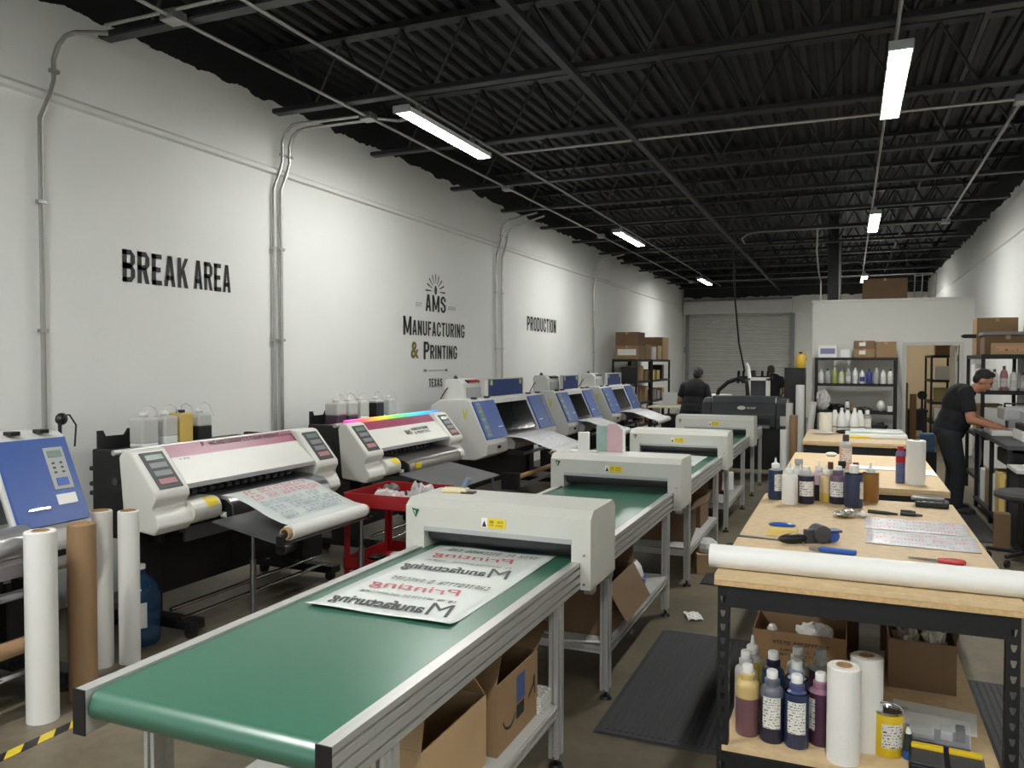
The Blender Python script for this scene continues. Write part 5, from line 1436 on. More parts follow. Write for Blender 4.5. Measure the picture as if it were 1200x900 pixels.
def sbottle(label, x, y, z, h, r, m, capm=WPL, lab=None, group=None, name='supply_bottle'):
    t = thing(name, label, 'bottle', (x, y, z), 0, group)
    P('bottle_body', MB().lathe([(r*.92, 0), (r, .006), (r, h*.62), (r*.75, h*.78), (r*.35, h*.86), (r*.32, h*.88)], n=14), m, t, smooth=True)
    P('cap', MB().cyl((0, 0, h*.87), (0, 0, h), r*.38, n=10), capm, t)
    if lab: P('label', MB().arcpatch(r+.001, -2.6, -.5, h*.15, h*.5, 6), lab, t)
    return t
# shelf in front of the partition
sx0, sw, sy0 = -.56, 1.36, 15.95
shelving('black steel shelf against the white partition with rows of bottles', (sx0, sy0, 0), sw, .45, 1.79, (.42, .80, 1.31, 1.79))
G = 'bottles on the partition shelf'
cols = [('white', WPL, WPL, None), ('grey with black cap', LGREY, BLKP, None), ('yellow-green', INKG, WPL, None), ('pale green labelled', mat('pale_green', (196, 206, 150), .4), LGREY, LABEL), ('clear grey', LGREY, WPL, LABEL), ('tall white', WPL, WPL, LABEL), ('white with dark blue label', WPL, WPL, mat('navy_label', (60, 64, 130), .5)), ('dark blue', mat('blue_bottle', (60, 66, 140), .4), INKK, None), ('pale grey', LGREY, WPL, None), ('square white', PAPER, WPL, None), ('white with black top', WPL, BLKP, LABEL)]
for k, (l, m_, c_, lb) in enumerate(cols):
    sbottle(l+' bottle, %s from the left on the upper partition shelf board' % ['first', 'second', 'third', 'fourth', 'fifth', 'sixth', 'seventh', 'eighth', 'ninth', 'tenth', 'eleventh'][k], sx0+.09+k*.118, sy0+.10, 1.31, .25+.02*(k % 3), .048, m_, c_, lb, G)
sbottle('small black-capped labelled bottle on the middle board of the partition shelf', sx0+.55, sy0+.12, .80, .20, .045, PAPER, BLKP, LABEL, G)
carton('white box on top of the partition shelf at the left', sx0+.20, sy0+.22, 1.79, .32, .3, .23, PAPER, False, prt=mat('blue_box_print', (120, 124, 160), .5))
carton('small white box on top of the partition shelf beside the cartons', sx0+.50, sy0+.2, 1.79, .16, .2, .15, PAPER, False)
carton('lower brown carton with white label on top of the partition shelf', sx0+.83, sy0+.22, 1.79, .36, .3, .16, CARD, lab=True)
carton('upper brown carton with white label on top of the partition shelf', sx0+.83, sy0+.22, 1.95, .36, .3, .15, CARDD, lab=True)
carton('brown carton at the right end on top of the partition shelf', sx0+1.19, sy0+.22, 1.79, .34, .3, .29, CARD)
lump('plastic_bag', 'hanging translucent bag at the left of the partition shelf', 'bag', (sx0+.12, sy0+.05, .80), (.13, .1, .17), BAG, 51, amp=.2)
lump('white_pot', 'white mug-like pot on the middle board of the partition shelf', 'pot', (sx0+1.12, sy0+.12, .80), (.07, .07, .10), WPL, 52, amp=.04)
carton('small white pack right of the pot on the partition shelf', sx0+1.27, sy0+.12, .80, .08, .1, .10, PAPER, False)
lump('tool_heap', 'heap of dark tools on the middle board of the partition shelf', 'tools', (sx0+.82, sy0+.15, .80), (.16, .08, .035), DGREY, 53, amp=.3)
carton('small brown box beside the black-capped bottle on the partition shelf', sx0+.66, sy0+.14, .80, .10, .1, .10, CARD, False)
lump('dark_bundle', 'dark cable bundle at the left of the middle board of the partition shelf', 'cables', (sx0+.34, sy0+.15, .80), (.16, .08, .06), BLKP, 54, amp=.3)
lump('grey_bundle', 'grey tools on the lowest board of the partition shelf', 'tools', (sx0+1.0, sy0+.15, .42), (.25, .1, .08), DGREY, 55, amp=.3)
# things on top of the office partition
carton('large brown carton standing on top of the white partition', .63, 17.15, PZ, .78, .5, .46, CARDD)
t = thing('duct_column', 'black air duct column rising from the office roof', 'duct', (-.28, 17.4, PZ))
P('duct', MB().box(-.12, .12, -.15, .15, 0, ZD-PZ), BLK, t)
P('seam', MB().box(-.125, -.105, -.155, .155, 0, ZD-PZ).box(.105, .125, -.155, .155, 0, ZD-PZ), JOISTM, t)
P('side_pipe', MB().cyl((.10, -.25, 0), (.10, -.25, ZD-PZ), .022, n=8), GALV, t)
t = thing('clutter_stand', 'thin metal stands on the office roof beside the carton', 'stand', (1.22, 17.1, PZ))
for dx in (-.08, .05, .28):
    P('rod', MB().cyl((dx, 0, 0), (dx+.02, 0, .55), .012, n=8), GALV, t)
P('crossbar', MB().cyl((-.08, 0, .5), (.30, 0, .53), .012, n=8), GALV, t)
t = thing('flat_tray', 'dark flat tray on the office roof near the right wall', 'tray', (1.70, 17.0, PZ))
P('tray_body', MB().prism([(-.18, 0), (.18, 0), (.14, .05), (-.12, .06)], 'y', -.15, .15), BLKP, t)
P('tray_rim', MB().box(-.19, .19, -.16, -.14, .0, .03), DGREY, t)
# office interior
carton('tall brown board standing just inside the office doorway', 1.06, 17.6, 0, .05, .5, 1.30, CARDD, False)
carton('second tall brown board leaning inside the office', 1.24, 18.3, 0, .12, .1, 1.05, KRAFT, False)
shelving('black steel shelf inside the office behind the doorway', (1.56, 18.2, 0), .42, 1.3, 1.85, (.5, .9, 1.35, 1.85), rz=0)
for k, (dx, z_, m_, l) in enumerate(((.2, 1.85, CARDD, 'brown box on top of the office shelf'), (.2, 1.35, PAPER, 'white box on the upper board of the office shelf'), (.2, .9, mat('olive_box', (150, 138, 84), .6), 'olive box on the middle board of the office shelf'), (.2, .5, PAPER, 'white box on the lower board of the office shelf'))):
    carton(l, 1.56+dx, 18.35, z_, .28, .25, .28 if k else .34, m_, k == 0)
t = thing('office_desk', 'black low desk seen through the office doorway', 'desk', (1.34, 18.6, 0))
P('desk_top', MB().box(-.20, .18, -.3, .3, .68, .72), BLK, t)
for dx in (-.17, .14):
    for dy in (-.27, .27):
        P('leg', MB().box(dx-.02, dx+.02, dy-.02, dy+.02, 0, .68), BLK, t)
P('drawer_unit', MB().box(-.15, .12, -.28, .2, .3, .66), BLKP, t)
t = thing('desk_fan', 'black small fan on the desk in the office', 'fan', (1.42, 18.5, .72))
P('stem', MB().cyl((0, 0, 0), (0, 0, .22), .02, n=10).cyl((0, 0, 0), (0, 0, .02), .06, n=14), BLKP, t)
P('fan_head', MB().cyl((0, -.04, .30), (0, .04, .30), .09, n=18), BLKP, t)
sbottle('pale bottle on the office desk', 1.27, 18.45, .72, .2, .04, PAPER, WPL)

# ================================================================= BACK LEFT SHELVES
shelving('black shelf at the back left carrying the tall carton stack', (-4.78, 17.0, 0), .52, 1.35, 1.76, (.30, .80, 1.28, 1.76))
shelving('black shelf at the back left next to the roll-up door', (-4.78, 18.5, 0), .52, 1.95, 1.76, (.30, .80, 1.28, 1.76))
carton('lower brown carton with white panel on the back left shelf', -4.50, 17.40, 1.76, .52, .6, .30, CARD, prt=PAPER)
carton('upper brown carton on the back left shelf stack', -4.50, 17.40, 2.06, .52, .6, .30, CARDD)
carton('narrow carton behind the stack on the back left shelf', -4.42, 17.98, 1.76, .40, .5, .34, CARD)
carton('white carton on the second back left shelf', -4.45, 18.75, 1.76, .38, .38, .30, PAPER)
carton('tan carton on the second back left shelf', -4.45, 19.25, 1.76, .42, .42, .34, CARDL)
carton('large brown carton at the far end of the back left shelves', -4.50, 19.95, 1.76, .5, .7, .56, CARD)
rr = random.Random(5)
desc = ['white', 'brown', 'grey', 'pale', 'black', 'tan']
mm_ = [PAPER, CARD, LGREY, CREAMP, BLKP, CARDL]
pos_ = ['first', 'second', 'third', 'fourth', 'fifth', 'sixth', 'seventh', 'eighth']
for (ly, lz_, n_) in (('upper', 1.28, 7), ('middle', .80, 7), ('low', .30, 5)):
    for k in range(n_):
        q = rr.randrange(6)
        yy = 17.2+k*(3.1/n_)
        if abs(yy-18.42) < .16: yy += .22
        carton('%s box, %s from the front on the %s board of the back left shelves' % (desc[q], pos_[k], ly), -4.46, yy, lz_, .30+.08*rr.random(), .22+.06*rr.random(), .2+.16*rr.random(), mm_[q], False, lab=(q in (1, 5)))
# small wall switch
t = thing('wall_switch', 'small grey switch box on the back wall left of the roll-up door', 'switch', (-4.88, YB-.03, 2.1))
P('switch_box', MB().box(-.05, .05, 0, .03, -.1, .1, .006), GREY, t)
P('button', MB().cyl((0, -.012, .03), (0, 0, .03), .018, n=10), RED, t)

# ================================================================= BACK TABLE, MACHINES
t = thing('sorting_table', 'low cluttered table left of the worker at the back', 'table', (-3.05, 15.7, 0))
P('table_top', MB().box(-.5, .5, -.6, .6, .82, .85), mat('pale_table', (196, 190, 160), .6), t)
for dx in (-.46, .46):
    for dy in (-.56, .56):
        P('leg', MB().box(dx-.025, dx+.025, dy-.025, dy+.025, 0, .82), BLK, t)
P('lower_shelf', MB().box(-.48, .48, -.58, .58, .3, .33), BLK, t)
lump('white_sack', 'white plastic heap on the cluttered back table', 'bag', (-2.95, 15.9, .85), (.18, .2, .12), BAG, 61)
carton('dark crate under the cluttered back table', -3.0, 15.5, .33, .6, .5, .35, BLKP, False)
carton('grey carton on the cluttered back table', -3.28, 16.0, .85, .3, .3, .24, LGREY, False)
lump('paper_heap', 'yellowish paper heap on the cluttered back table', 'paper', (-2.8, 15.3, .85), (.14, .12, .03), mat('pale_yellow_paper', (216, 208, 160), .8), 62)
t = thing('task_lamp', 'black jointed arm lamp on the white device at the back', 'lamp', (-1.95, 14.0, 0))
P('arm', MB().tube([(-.15, 0, 1.05), (-.10, 0, 1.22), (.05, 0, 1.36), (.22, 0, 1.42), (.36, 0, 1.36), (.38, 0, 1.15)], .035, 8), BLKP, t, smooth=True)
P('base_post', MB().cyl((.38, 0, 0), (.38, 0, 1.15), .035, n=10), BLKP, t)
t = thing('white_device', 'white tabletop machine behind the worker at the back', 'machine', (-2.08, 14.2, 0))
P('device_stand', MB().box(-.22, .22, -.3, .3, 0, .80), BLK, t)
P('device_body', MB().prism([(-.26, .80), (.26, .80), (.26, 1.06), (.18, 1.14), (-.12, 1.14), (-.26, 1.0)], 'y', -.25, .25, .02), WHITEP, t)
P('device_panel', MB().box(-.1, .15, -.256, -.25, .9, 1.02), GREY, t)
# wide black printer at the end of the line
t = thing('black_wide_printer', 'wide dark grey printer with white oval logo at the end of the line', 'printer', (-1.40, 12.1, 0))
DK = mat('charcoal_plastic', (50, 52, 55), .42, var=.05, vs=4)
P('printer_body', MB().prism([(0, .74), (0, .94), (.06, 1.10), (.16, 1.19), (.5, 1.19), (.62, 1.10), (.62, .74)], 'x', -.50, .44, .015), DK, t)
for x0_, x1_ in ((-.62, -.50), (.44, .60)):
    P('end_cap', MB().prism([(-.04, .72), (-.04, .90), (.05, 1.10), (.16, 1.16), (.5, 1.16), (.64, 1.06), (.64, .72)], 'x', x0_, x1_, .02), DK, t)
P('white_trim', MB().box(.50, .585, -.055, -.04, .78, .92, .01), WHITEP, t)
P('output_slot', MB().box(-.42, .36, -.012, .02, .80, .88), BLKP, t)
P('output_tray', MB().box(-.42, .36, -.10, .0, .74, .78), GREY, t)
o_ = P('logo_oval', MB().lathe([(.06, 0), (.06, .003), (.045, .003), (.045, 0)], n=20, sy=.5), PAPER, t)
o_.rotation_euler = (math.radians(69), 0, 0); o_.location = (-.05, .028, 1.025)
glyph_row('logo_lettering', 6, .13, .028, (.03, .022, 1.012), (1, 0, 0), (0, .35, .93), PAPER, t, 71)
P('stand_panel', MB().box(-.55, .55, .05, .55, .12, .74), BLK, t)
for dx in (-.5, .5):
    P('foot', MB().box(dx-.05, dx+.05, -.05, .65, 0, .12), BLK, t)
P('support_arm', MB().cyl((-.62, .1, .80), (-.75, -.05, .72), .02, n=8), STEEL, t)
# white framed machine, robot-like tool head and cabinet
t = thing('white_framed_machine', 'white upright machine frame with dark window at the back', 'machine', (-1.45, 14.6, 0))
P('machine_stand', MB().box(-.16, .16, -.2, .2, 0, 1.0), BLK, t)
P('frame', MB().box(-.18, -.13, -.15, .15, 1.0, 1.42).box(.13, .18, -.15, .15, 1.0, 1.42).box(-.18, .18, -.15, .15, 1.38, 1.43), WHITEP, t)
P('dark_window', MB().box(-.13, .13, -.10, .12, 1.0, 1.38), DGREY, t)
P('riser', MB().tube([(-.16, 0, 1.42), (-.18, 0, 1.6), (-.22, 0, 1.68)], .03, 8), WHITEP, t)
t = thing('embroidery_head', 'dark multi-head machine below the hanging cord at the back', 'machine', (-1.93, 18.1, 0))
P('machine_column', MB().box(-.12, .12, -.2, .2, 0, 1.25), BLK, t)
P('cross_arm', MB().box(-.32, .42, -.06, .06, 1.32, 1.40, .01), BLKP, t)
P('head_block', MB().box(-.10, .06, -.10, .10, 1.25, 1.52, .01), BLKP, t)
for dx in (-.3, -.2, .2, .32):
    P('hoop_arm', MB().cyl((dx, -.1, 1.25), (dx, .05, 1.50), .03, n=8), BLKP, t)
P('rear_table', MB().box(-.7, .9, -.25, .25, .90, .95), DGREY, t)
t = thing('black_cabinet', 'tall black cabinet at the left of the partition', 'cabinet', (-.89, 15.4, 0))
P('cabinet_body', MB().box(-.17, .17, -.3, .3, .03, 1.60, .006), BLK, t)
P('cabinet_door', MB().box(-.16, .16, -.315, -.30, .06, 1.57, .004), BLKP, t)
P('handle', MB().box(.10, .12, -.335, -.315, .8, .95), DGREY, t)
P('plinth', MB().box(-.16, .16, -.28, .28, 0, .03), BLK, t)
t = thing('yellow_jug', 'yellow plastic jug on the black cabinet', 'jug', (-.80, 15.35, 1.60))
P('jug_body', MB().lathe([(.085, 0), (.09, .01), (.09, .19), (.06, .24), (.03, .255)], n=16), mat('ochre_plastic', (196, 160, 56), .4), t, smooth=True)
P('cap', MB().cyl((0, 0, .25), (0, 0, .29), .03, n=12), BLKP, t)
P('handle', MB().tube([(.05, 0, .24), (.09, 0, .27), (.11, 0, .2), (.09, 0, .12)], .012, 8), mat('ochre_plastic', (196, 160, 56), .4), t)

# ================================================================= RIGHT SIDE BENCH
shelving('tall black shelf behind the standing worker with cartons on top', (1.52, 11.2, 0), .54, 1.3, 1.80, (.25, .80, 1.36, 1.80))
carton('wide carton under a grey board on top of the shelf behind the worker', 1.80, 11.52, 1.80, .50, .36, .24, CARDD)
carton('tall back carton on top of the shelf behind the worker', 1.76, 12.05, 1.80, .46, .4, .48, CARD)
carton('tan carton with red print at the front of the shelf behind the worker', 1.82, 11.27, 1.80, .42, .10, .14, CARDL, False, prt=BOXPR)
solo('flat_board', MB().box(-.27, .27, -.2, .2, 0, .04, .004), GREY, 'grey flat board lying on the wide carton at right', 'board', (1.80, 11.50, 2.04))
solo('wall_lamp_arm', MB().box(-.12, .10, -.02, .02, 0, .05, .004).box(-.14, -.10, -.02, .02, .01, .04), BLKP, 'short black arm sticking out beside the cartons on the right shelf', 'arm', (1.50, 11.9, 2.02))
carton('narrow white pack at the left of the shelf behind the worker', 1.60, 12.2, 1.36, .12, .3, .32, PAPER, False)
carton('white folded pack second on the upper board behind the worker', 1.60, 11.8, 1.36, .12, .3, .26, PAPER, False)
for k, (dx, h_, m_, l) in enumerate(((.0, .26, PAPER, 'white bottle leftmost'), (.10, .30, mat('rose_bottle', (170, 120, 120), .4), 'rose bottle second'), (.20, .26, PAPER, 'white bottle third'), (.31, .22, LGREY, 'grey bottle rightmost'))):
    sbottle(l+' on the upper board of the shelf behind the worker', 1.66+dx, 11.32, 1.36, h_, .045, m_, DGREY, LABEL)
carton('white carton on the middle board of the shelf behind the worker', 1.66, 11.35, .80, .22, .25, .34, PAPER, False)
carton('grey carton on the middle board of the shelf behind the worker', 1.91, 11.35, .80, .22, .25, .30, LGREY, False)
carton('brown carton far back on the middle board behind the worker', 1.70, 12.1, .80, .3, .3, .36, CARD, False)
t = thing('side_bench', 'dark bench along the right wall in front of the worker', 'bench', (1.72, 9.8, 0))
P('bench_top', MB().box(-.34, .36, -1.15, 1.0, .88, .92), DGREY, t)
for dx in (-.31, .32):
    for dy in (-1.1, -.1, .95):
        P('leg', MB().box(dx-.02, dx+.02, dy-.02, dy+.02, 0, .88), BLK, t)
P('lower_shelf', MB().box(-.34, .36, -1.12, .98, .10, .13), BLK, t)
P('drawer_tray', MB().box(-.30, .3, -.95, -.35, .70, .84, .01), BLKP, t)
t = thing('pressing_machine', 'grey white tabletop press the worker is leaning over', 'machine', (1.66, 10.05, .92))
P('base', MB().box(-.24, .28, -.28, .28, 0, .05, .008), WHITEP, t)
P('upper_platen', MB().box(-.12, .22, -.2, .24, .16, .30, .02), LGREY, t)
P('column', MB().box(.12, .26, -.1, .1, .05, .2), GREY, t)
P('side_box', MB().box(.06, .24, -.28, -.14, .05, .18, .01), WHITEP, t)
P('knob', MB().cyl((.12, -.295, .12), (.12, -.28, .12), .02, n=10), BLKP, t)
P('handle', MB().tube([(-.1, -.1, .30), (-.1, -.1, .34), (.2, -.1, .34), (.2, -.1, .30)], .012, 8), BLKP, t)
t = thing('equipment_stack', 'stack of dark and white equipment on the bench at the right edge', 'equipment', (1.80, 9.35, .92))
P('lower_unit', MB().box(-.22, .28, -.25, .25, 0, .10, .008), WHITEP, t)
P('dark_unit', MB().box(-.20, .28, -.22, .25, .10, .16, .006), BLKP, t)
P('upper_unit', MB().box(-.16, .28, -.2, .25, .16, .28, .01), LGREY, t)
t = thing('tool_tray', 'tray of white parts on a black drawer unit at the right', 'tray', (1.62, 8.40, 0))
P('drawer_unit', MB().box(-.22, .44, -.22, .24, .03, .72, .006), BLK, t)
P('tray_surface', MB().box(-.24, .46, -.24, .24, .72, .75), OFFW, t)
for k in range(4):
    P('white_part', MB().ell((-.12+.12*k, -.08+.06*(k % 2), .775), (.05, .04, .028), 10, 6), WPL, t)
P('feet', MB().box(-.2, .42, -.2, .22, 0, .03), BLKP, t)
for k, (x_, y_, w_, d_, h_, m_, l) in enumerate(((1.52, 9.0, .16, .22, .42, CARDL, 'tall tan carton under the side bench, nearest'), (1.50, 9.35, .18, .25, .45, CREAMP, 'cream box under the side bench, second'), (1.50, 9.70, .16, .25, .40, PAPER, 'white box under the side bench, third'), (1.52, 10.05, .2, .28, .40, CARD, 'brown carton under the side bench near the worker'), (1.52, 10.42, .2, .25, .36, PAPER, 'white carton under the far end of the side bench'))):
    carton(l, x_, y_, .13, w_, d_, h_, m_, False, lab=(k == 0))
carton('tan carton between the stool and the side bench', 1.30, 8.32, 0, .12, .12, .34, CARDD, False)
lump('white_bag', 'white bag hanging on the end of the side bench', 'bag', (1.43, 10.85, .45), (.05, .1, .16), BAG, 63)
# stool
t = thing('office_stool', 'grey padded swivel stool at the right edge', 'stool', (1.40, 7.85, 0))
P('seat', MB().lathe([(0, .545), (.20, .545), (.235, .56), (.24, .585), (.22, .61), (.10, .62), (0, .62)], n=28), SEATF, t, smooth=True)
P('seat_plate', MB().box(-.12, .12, -.12, .12, .525, .546), BLK, t)
P('gas_lift', MB().cyl((0, 0, .10), (0, 0, .53), .028, n=14), BLKP, t)
for k in range(5):
    a = 2*math.pi*k/5+.3
    l_ = P('base_arm', MB().obox((.15*math.cos(a), .15*math.sin(a), .09), (.28, .04, .03), rz3(a), .008), BLKP, t)
    P('caster', MB().cyl((.28*math.cos(a)-.012*math.sin(a), .28*math.sin(a)+.012*math.cos(a), .032), (.28*math.cos(a)+.012*math.sin(a), .28*math.sin(a)-.012*math.cos(a), .032), .032, n=14), BLKR, l_)
P('back_bar', MB().tube([(.12, 0, .54), (.26, 0, .56), (.28, 0, .70), (.27, 0, .85)], .016, 8), BLKP, t)
P('backrest', MB().box(.23, .29, -.19, .19, .72, 1.02, .03), SEATF, t)
# blue bin and pink cloth near the worker
t = thing('blue_pack', 'blue shrink-wrapped pack on a box left of the worker', 'pack', (1.06, 12.9, 0))
P('pedestal_box', MB().box(-.12, .12, -.12, .12, 0, .42, .004), BLKP, t)
P('pack_body', MB().box(-.10, .10, -.10, .10, .42, .68, .02), mat('pack_blue', (62, 92, 124), .3, var=.2, vs=12), t)

# ================================================================= PEOPLE
def remesh(name, mb, m, parent, voxel=.012, smooth=4):
    """fuse overlapping volumes into one continuous skin"""
    me = bpy.data.meshes.new(name)
    bmesh.ops.recalc_face_normals(mb.bm, faces=mb.bm.faces)
    mb.bm.to_mesh(me); mb.bm.free()
    ob = bpy.data.objects.new(name, me); COL.objects.link(ob)
    r_ = ob.modifiers.new('r', 'REMESH'); r_.mode = 'VOXEL'; r_.voxel_size = voxel; r_.use_smooth_shade = True
    if smooth:
        s_ = ob.modifiers.new('s', 'SMOOTH'); s_.iterations = smooth; s_.factor = .5
    dg = bpy.context.evaluated_depsgraph_get()
    m2 = bpy.data.meshes.new_from_object(ob.evaluated_get(dg))
    m2.materials.clear()
    bpy.data.objects.remove(ob)
    m2.name = name
    return mobj(name, m2, m, parent)
def caps(mb, a, b_, r0, r1, flat=(1, 1)):
    """tapered capsule; flat = (lateral, sagittal) scale not applied to keep limbs round"""
    a, b_ = Vector(a), Vector(b_)
    mb.cyl(a, b_, r0, r1, 14); mb.ell(a, (r0, r0, r0), 14, 8); mb.ell(b_, (r1, r1, r1), 14, 8)
def hand(mb, w, d, nrm_, s=1.):
    """w wrist, d direction of the fingers, nrm_ back of the hand; five bent fingers"""
    w, d, nrm_ = Vector(w), Vector(d).normalized(), Vector(nrm_).normalized()
    side = d.cross(nrm_).normalized()
    pc = w+d*.05*s
    R = Matrix((d, side, nrm_)).transposed()
    mb.ell(pc, (.052*s, .042*s, .018*s), 12, 8, R)
    for k, L in enumerate((.062, .072, .068, .052)):
        b0_ = w+d*.085*s+side*(-.03+.02*k)*s
        m0 = b0_+d*L*.5*s-nrm_*.006*s
        e0 = m0+(d*.75-nrm_*.65).normalized()*L*.5*s
        caps(mb, b0_, m0, .0095*s, .009*s); caps(mb, m0, e0, .009*s, .0075*s)
    b0_ = w+d*.03*s-side*.035*s
    m0 = b0_+(d*.6-side*.7-nrm_*.2).normalized()*.04*s
    caps(mb, b0_, m0, .012*s, .0105*s); caps(mb, m0, m0+(d*.9-side*.2-nrm_*.4).normalized()*.032*s, .0105*s, .009*s)

def person(label, J, face, voxel=.011, shirt=TEE, trousers=JEANS, hat=None, fat=1., shoesm=SHOE):
    """J: joint positions; face: direction the head looks"""
    g = lambda k: Vector(J[k])
    t = thing('person', label, 'person', (0, 0, 0))
    body = MB(); sh = MB(); tr = MB()
    pel, che, neck, head = g('pelvis'), g('chest'), g('neck'), g('head')
    lat = (g('shR')-g('shL')).normalized()
    up_ = (che-pel).normalized(); fr_ = up_.cross(lat).normalized()
    if fr_.dot(Vector(face)) < 0: fr_ = -fr_
    R = Matrix((lat, fr_, up_)).transposed()
    bel = pel.lerp(che, .42)+fr_*.02*fat
    for mb, k in ((body, 0.), (sh, .016)):
        mb.ell(che+up_*.02, (.185+k, .125*fat+k, .20+k), 16, 10, R)
        mb.ell(bel, (.165*fat+k, .14*fat+k, .19+k), 16, 10, R)
        mb.ell(pel+up_*.03, (.17*fat+k, .135*fat+k, .14+k), 16, 10, R)
        mb.ell((g('shR')+g('shL'))/2, (.17+k, .085+k, .08+k), 16, 8, R)
    for s_ in 'RL':
        caps(body, g('sh'+s_), g('el'+s_), .055*fat, .043*fat)
        caps(body, g('el'+s_), g('wr'+s_), .043*fat, .028)
        e = g('sh'+s_).lerp(g('el'+s_), .72)
        sh.ell(g('sh'+s_), (.065*fat,)*3, 14, 8)
        sh.cyl(g('sh'+s_), e, .065*fat, .064*fat, 16)
        dirh = J.get('hd'+s_) or (g('wr'+s_)-g('el'+s_))
        hand(body, J['wr'+s_], dirh, J.get('hn'+s_, (0, 0, 1)))
        caps(body, g('hip'+s_), g('kn'+s_), .085*fat, .056)
        caps(body, g('kn'+s_), g('an'+s_), .056, .038)
        caps(tr, g('hip'+s_), g('kn'+s_), .104*fat, .080)
        tr.cyl(g('kn'+s_), g('an'+s_)+Vector((0, 0, -.02)), .080, .066, 14); tr.ell(g('kn'+s_), (.08,)*3, 12, 8)
        fd = Vector(J.get('ft'+s_, face)); fd.z = 0; fd.normalize()
        a_ = g('an'+s_); a_.z = 0
        so = MB()
        Rf = Matrix((fd, Vector((-fd.y, fd.x, 0)), Vector((0, 0, 1)))).transposed()
        so.ell(a_+fd*.06+Vector((0, 0, .045)), (.145, .05, .045), 14, 8, Rf).ell(a_-fd*.02+Vector((0, 0, .07)), (.065, .048, .06), 12, 8, Rf)
        so.obox(a_+fd*.06+Vector((0, 0, .012)), (.27, .085, .024), Rf)
        remesh('shoe', so, shoesm, t, .012, 2)
    tr.ell(pel+up_*.0, (.185*fat, .15*fat, .13), 16, 10, R)
    caps(body, neck-up_*.04, head-Vector((0, 0, .04)), .058, .055)
    sh.ell(neck-up_*.05, (.085, .075, .045), 14, 8, R)
    # head
    f = Vector(face).normalized()
    sd = f.cross(Vector((0, 0, 1))).normalized(); hu = sd.cross(f).normalized()
    H = Matrix((sd, f, hu)).transposed()
    at = lambda x, y, z: head+sd*x+f*y+hu*z
    body.ell(at(0, -.008, .02), (.075, .095, .10), 18, 12, H)
    body.ell(at(0, .022, -.045), (.056, .066, .068), 16, 10, H)
    body.ell(at(0, .062, -.092), (.024, .022, .020), 10, 6, H)
    body.ell(at(0, .092, -.018), (.014, .022, .022), 10, 6, H)
    body.ell(at(0, .088, .005), (.009, .015, .03), 8, 6, H)
    body.ell(at(0, .078, .028), (.05, .016, .011), 10, 6, H)
    body.ell(at(0, .082, -.056), (.025, .011, .009), 10, 6, H)
    for s_ in (-1, 1):
        body.ell(at(s_*.078, -.005, -.012), (.010, .020, .032), 10, 6, H)
    remesh('body', body, SKIN, t, voxel, 3)
    remesh('shirt', sh, shirt, t, .014, 4)
    remesh('trousers', tr, trousers, t, .014, 4)
    for s_ in (-1, 1):
        P('eye', MB().ell(at(s_*.031, .078, .006), (.013, .009, .008), 10, 6, H), mat('eye', (40, 30, 26), .2), t)
        P('eyebrow', MB().ell(at(s_*.032, .090, .027), (.022, .006, .005), 10, 5, H), HAIR, t)
    hb = MB()
    hb.ell(at(0, -.022, .048), (.083, .092, .083), 18, 12, H)
    hb.ell(at(0, -.054, .002), (.077, .054, .072), 16, 10, H)
    hb.ell(at(0, .035, .098), (.062, .045, .030), 14, 8, H)
    remesh('hair', hb, hat or HAIR, t, .011, 2)
    return t
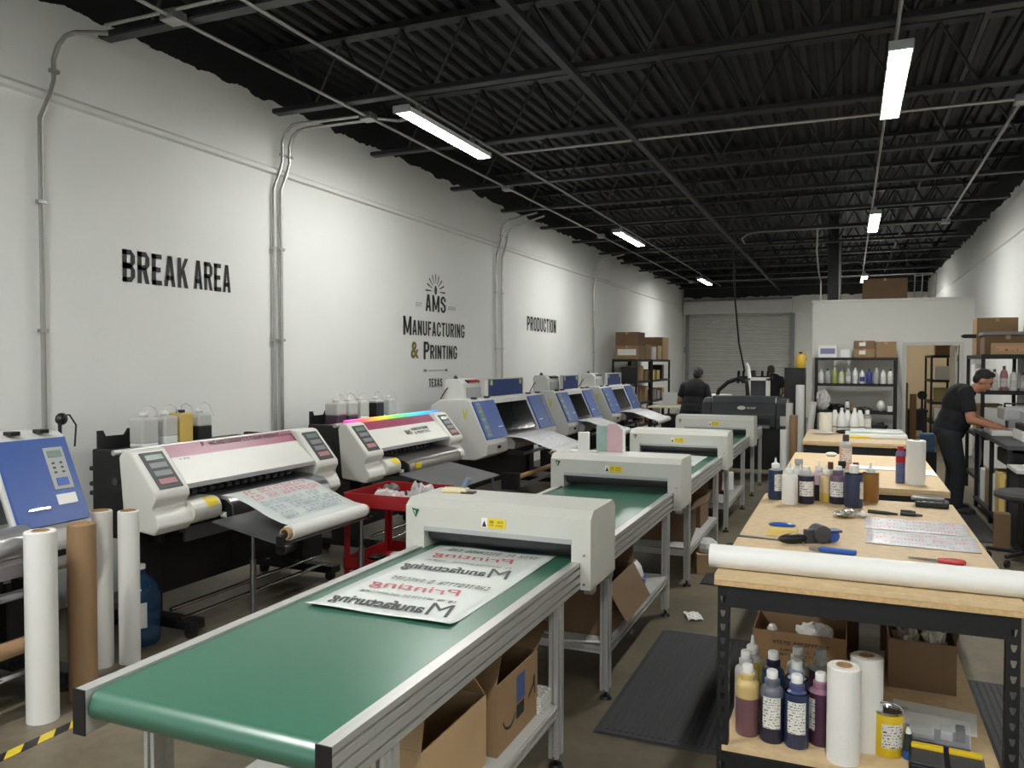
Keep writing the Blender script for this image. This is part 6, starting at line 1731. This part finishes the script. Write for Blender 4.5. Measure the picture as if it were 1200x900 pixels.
# worker leaning over the bench at the right
person('person in black t-shirt and charcoal trousers leaning over the bench at right', dict(
    pelvis=(1.06, 10.25, .93), chest=(1.14, 10.22, 1.24), neck=(1.27, 10.2, 1.42), head=(1.385, 10.18, 1.50),
    shR=(1.20, 10.03, 1.37), shL=(1.22, 10.41, 1.37), elR=(1.25, 9.98, 1.07), wrR=(1.48, 10.0, 1.0), elL=(1.30, 10.45, 1.08), wrL=(1.50, 10.32, 1.01),
    hdR=(1, .1, -.15), hdL=(1, -.3, -.15), hipR=(1.06, 10.14, .88), hipL=(1.06, 10.36, .88), knR=(1.15, 10.12, .49), knL=(1.13, 10.38, .49), anR=(1.13, 10.10, .09), anL=(1.10, 10.42, .09)),
    (.86, -.08, -.50), .0095, fat=1.16)
# worker with back turned beside the far press
x_, y_ = -2.35, 13.3
person('person in black t-shirt seen from behind beside the farthest press', dict(
    pelvis=(x_-.03, y_, .90), chest=(x_, y_+.05, 1.20), neck=(x_+.02, y_+.10, 1.38), head=(x_+.04, y_+.15, 1.475),
    shR=(x_+.175, y_+.04, 1.285), shL=(x_-.17, y_+.05, 1.295), elR=(x_+.24, y_+.02, 1.02), wrR=(x_+.22, y_+.22, .92), elL=(x_-.25, y_+.06, 1.05), wrL=(x_-.14, y_+.28, .95),
    hipR=(x_+.09, y_, .86), hipL=(x_-.13, y_, .86), knR=(x_+.10, y_+.02, .48), knL=(x_-.13, y_+.02, .48), anR=(x_+.10, y_-.02, .09), anL=(x_-.14, y_-.02, .09)),
    (.15, .9, -.35), .012, fat=1.1)
x_, y_ = -1.60, 18.9
person('person in dark grey shirt and cap at the back by the roll-up door', dict(
    pelvis=(x_, y_, .92), chest=(x_+.02, y_+.04, 1.22), neck=(x_, y_+.08, 1.42), head=(x_-.03, y_+.12, 1.50),
    shR=(x_+.20, y_+.03, 1.33), shL=(x_-.17, y_+.04, 1.33), elR=(x_+.26, y_+.02, 1.05), wrR=(x_+.20, y_+.22, .95), elL=(x_-.24, y_+.08, 1.07), wrL=(x_-.22, y_+.30, 1.0),
    hipR=(x_+.10, y_, .88), hipL=(x_-.10, y_, .88), knR=(x_+.11, y_+.02, .49), knL=(x_-.11, y_+.02, .49), anR=(x_+.11, y_-.02, .09), anL=(x_-.11, y_-.02, .09)),
    (-.25, .9, -.25), .013, shirt=TEEG, hat=mat('grey_cap', (70, 66, 62), .8))
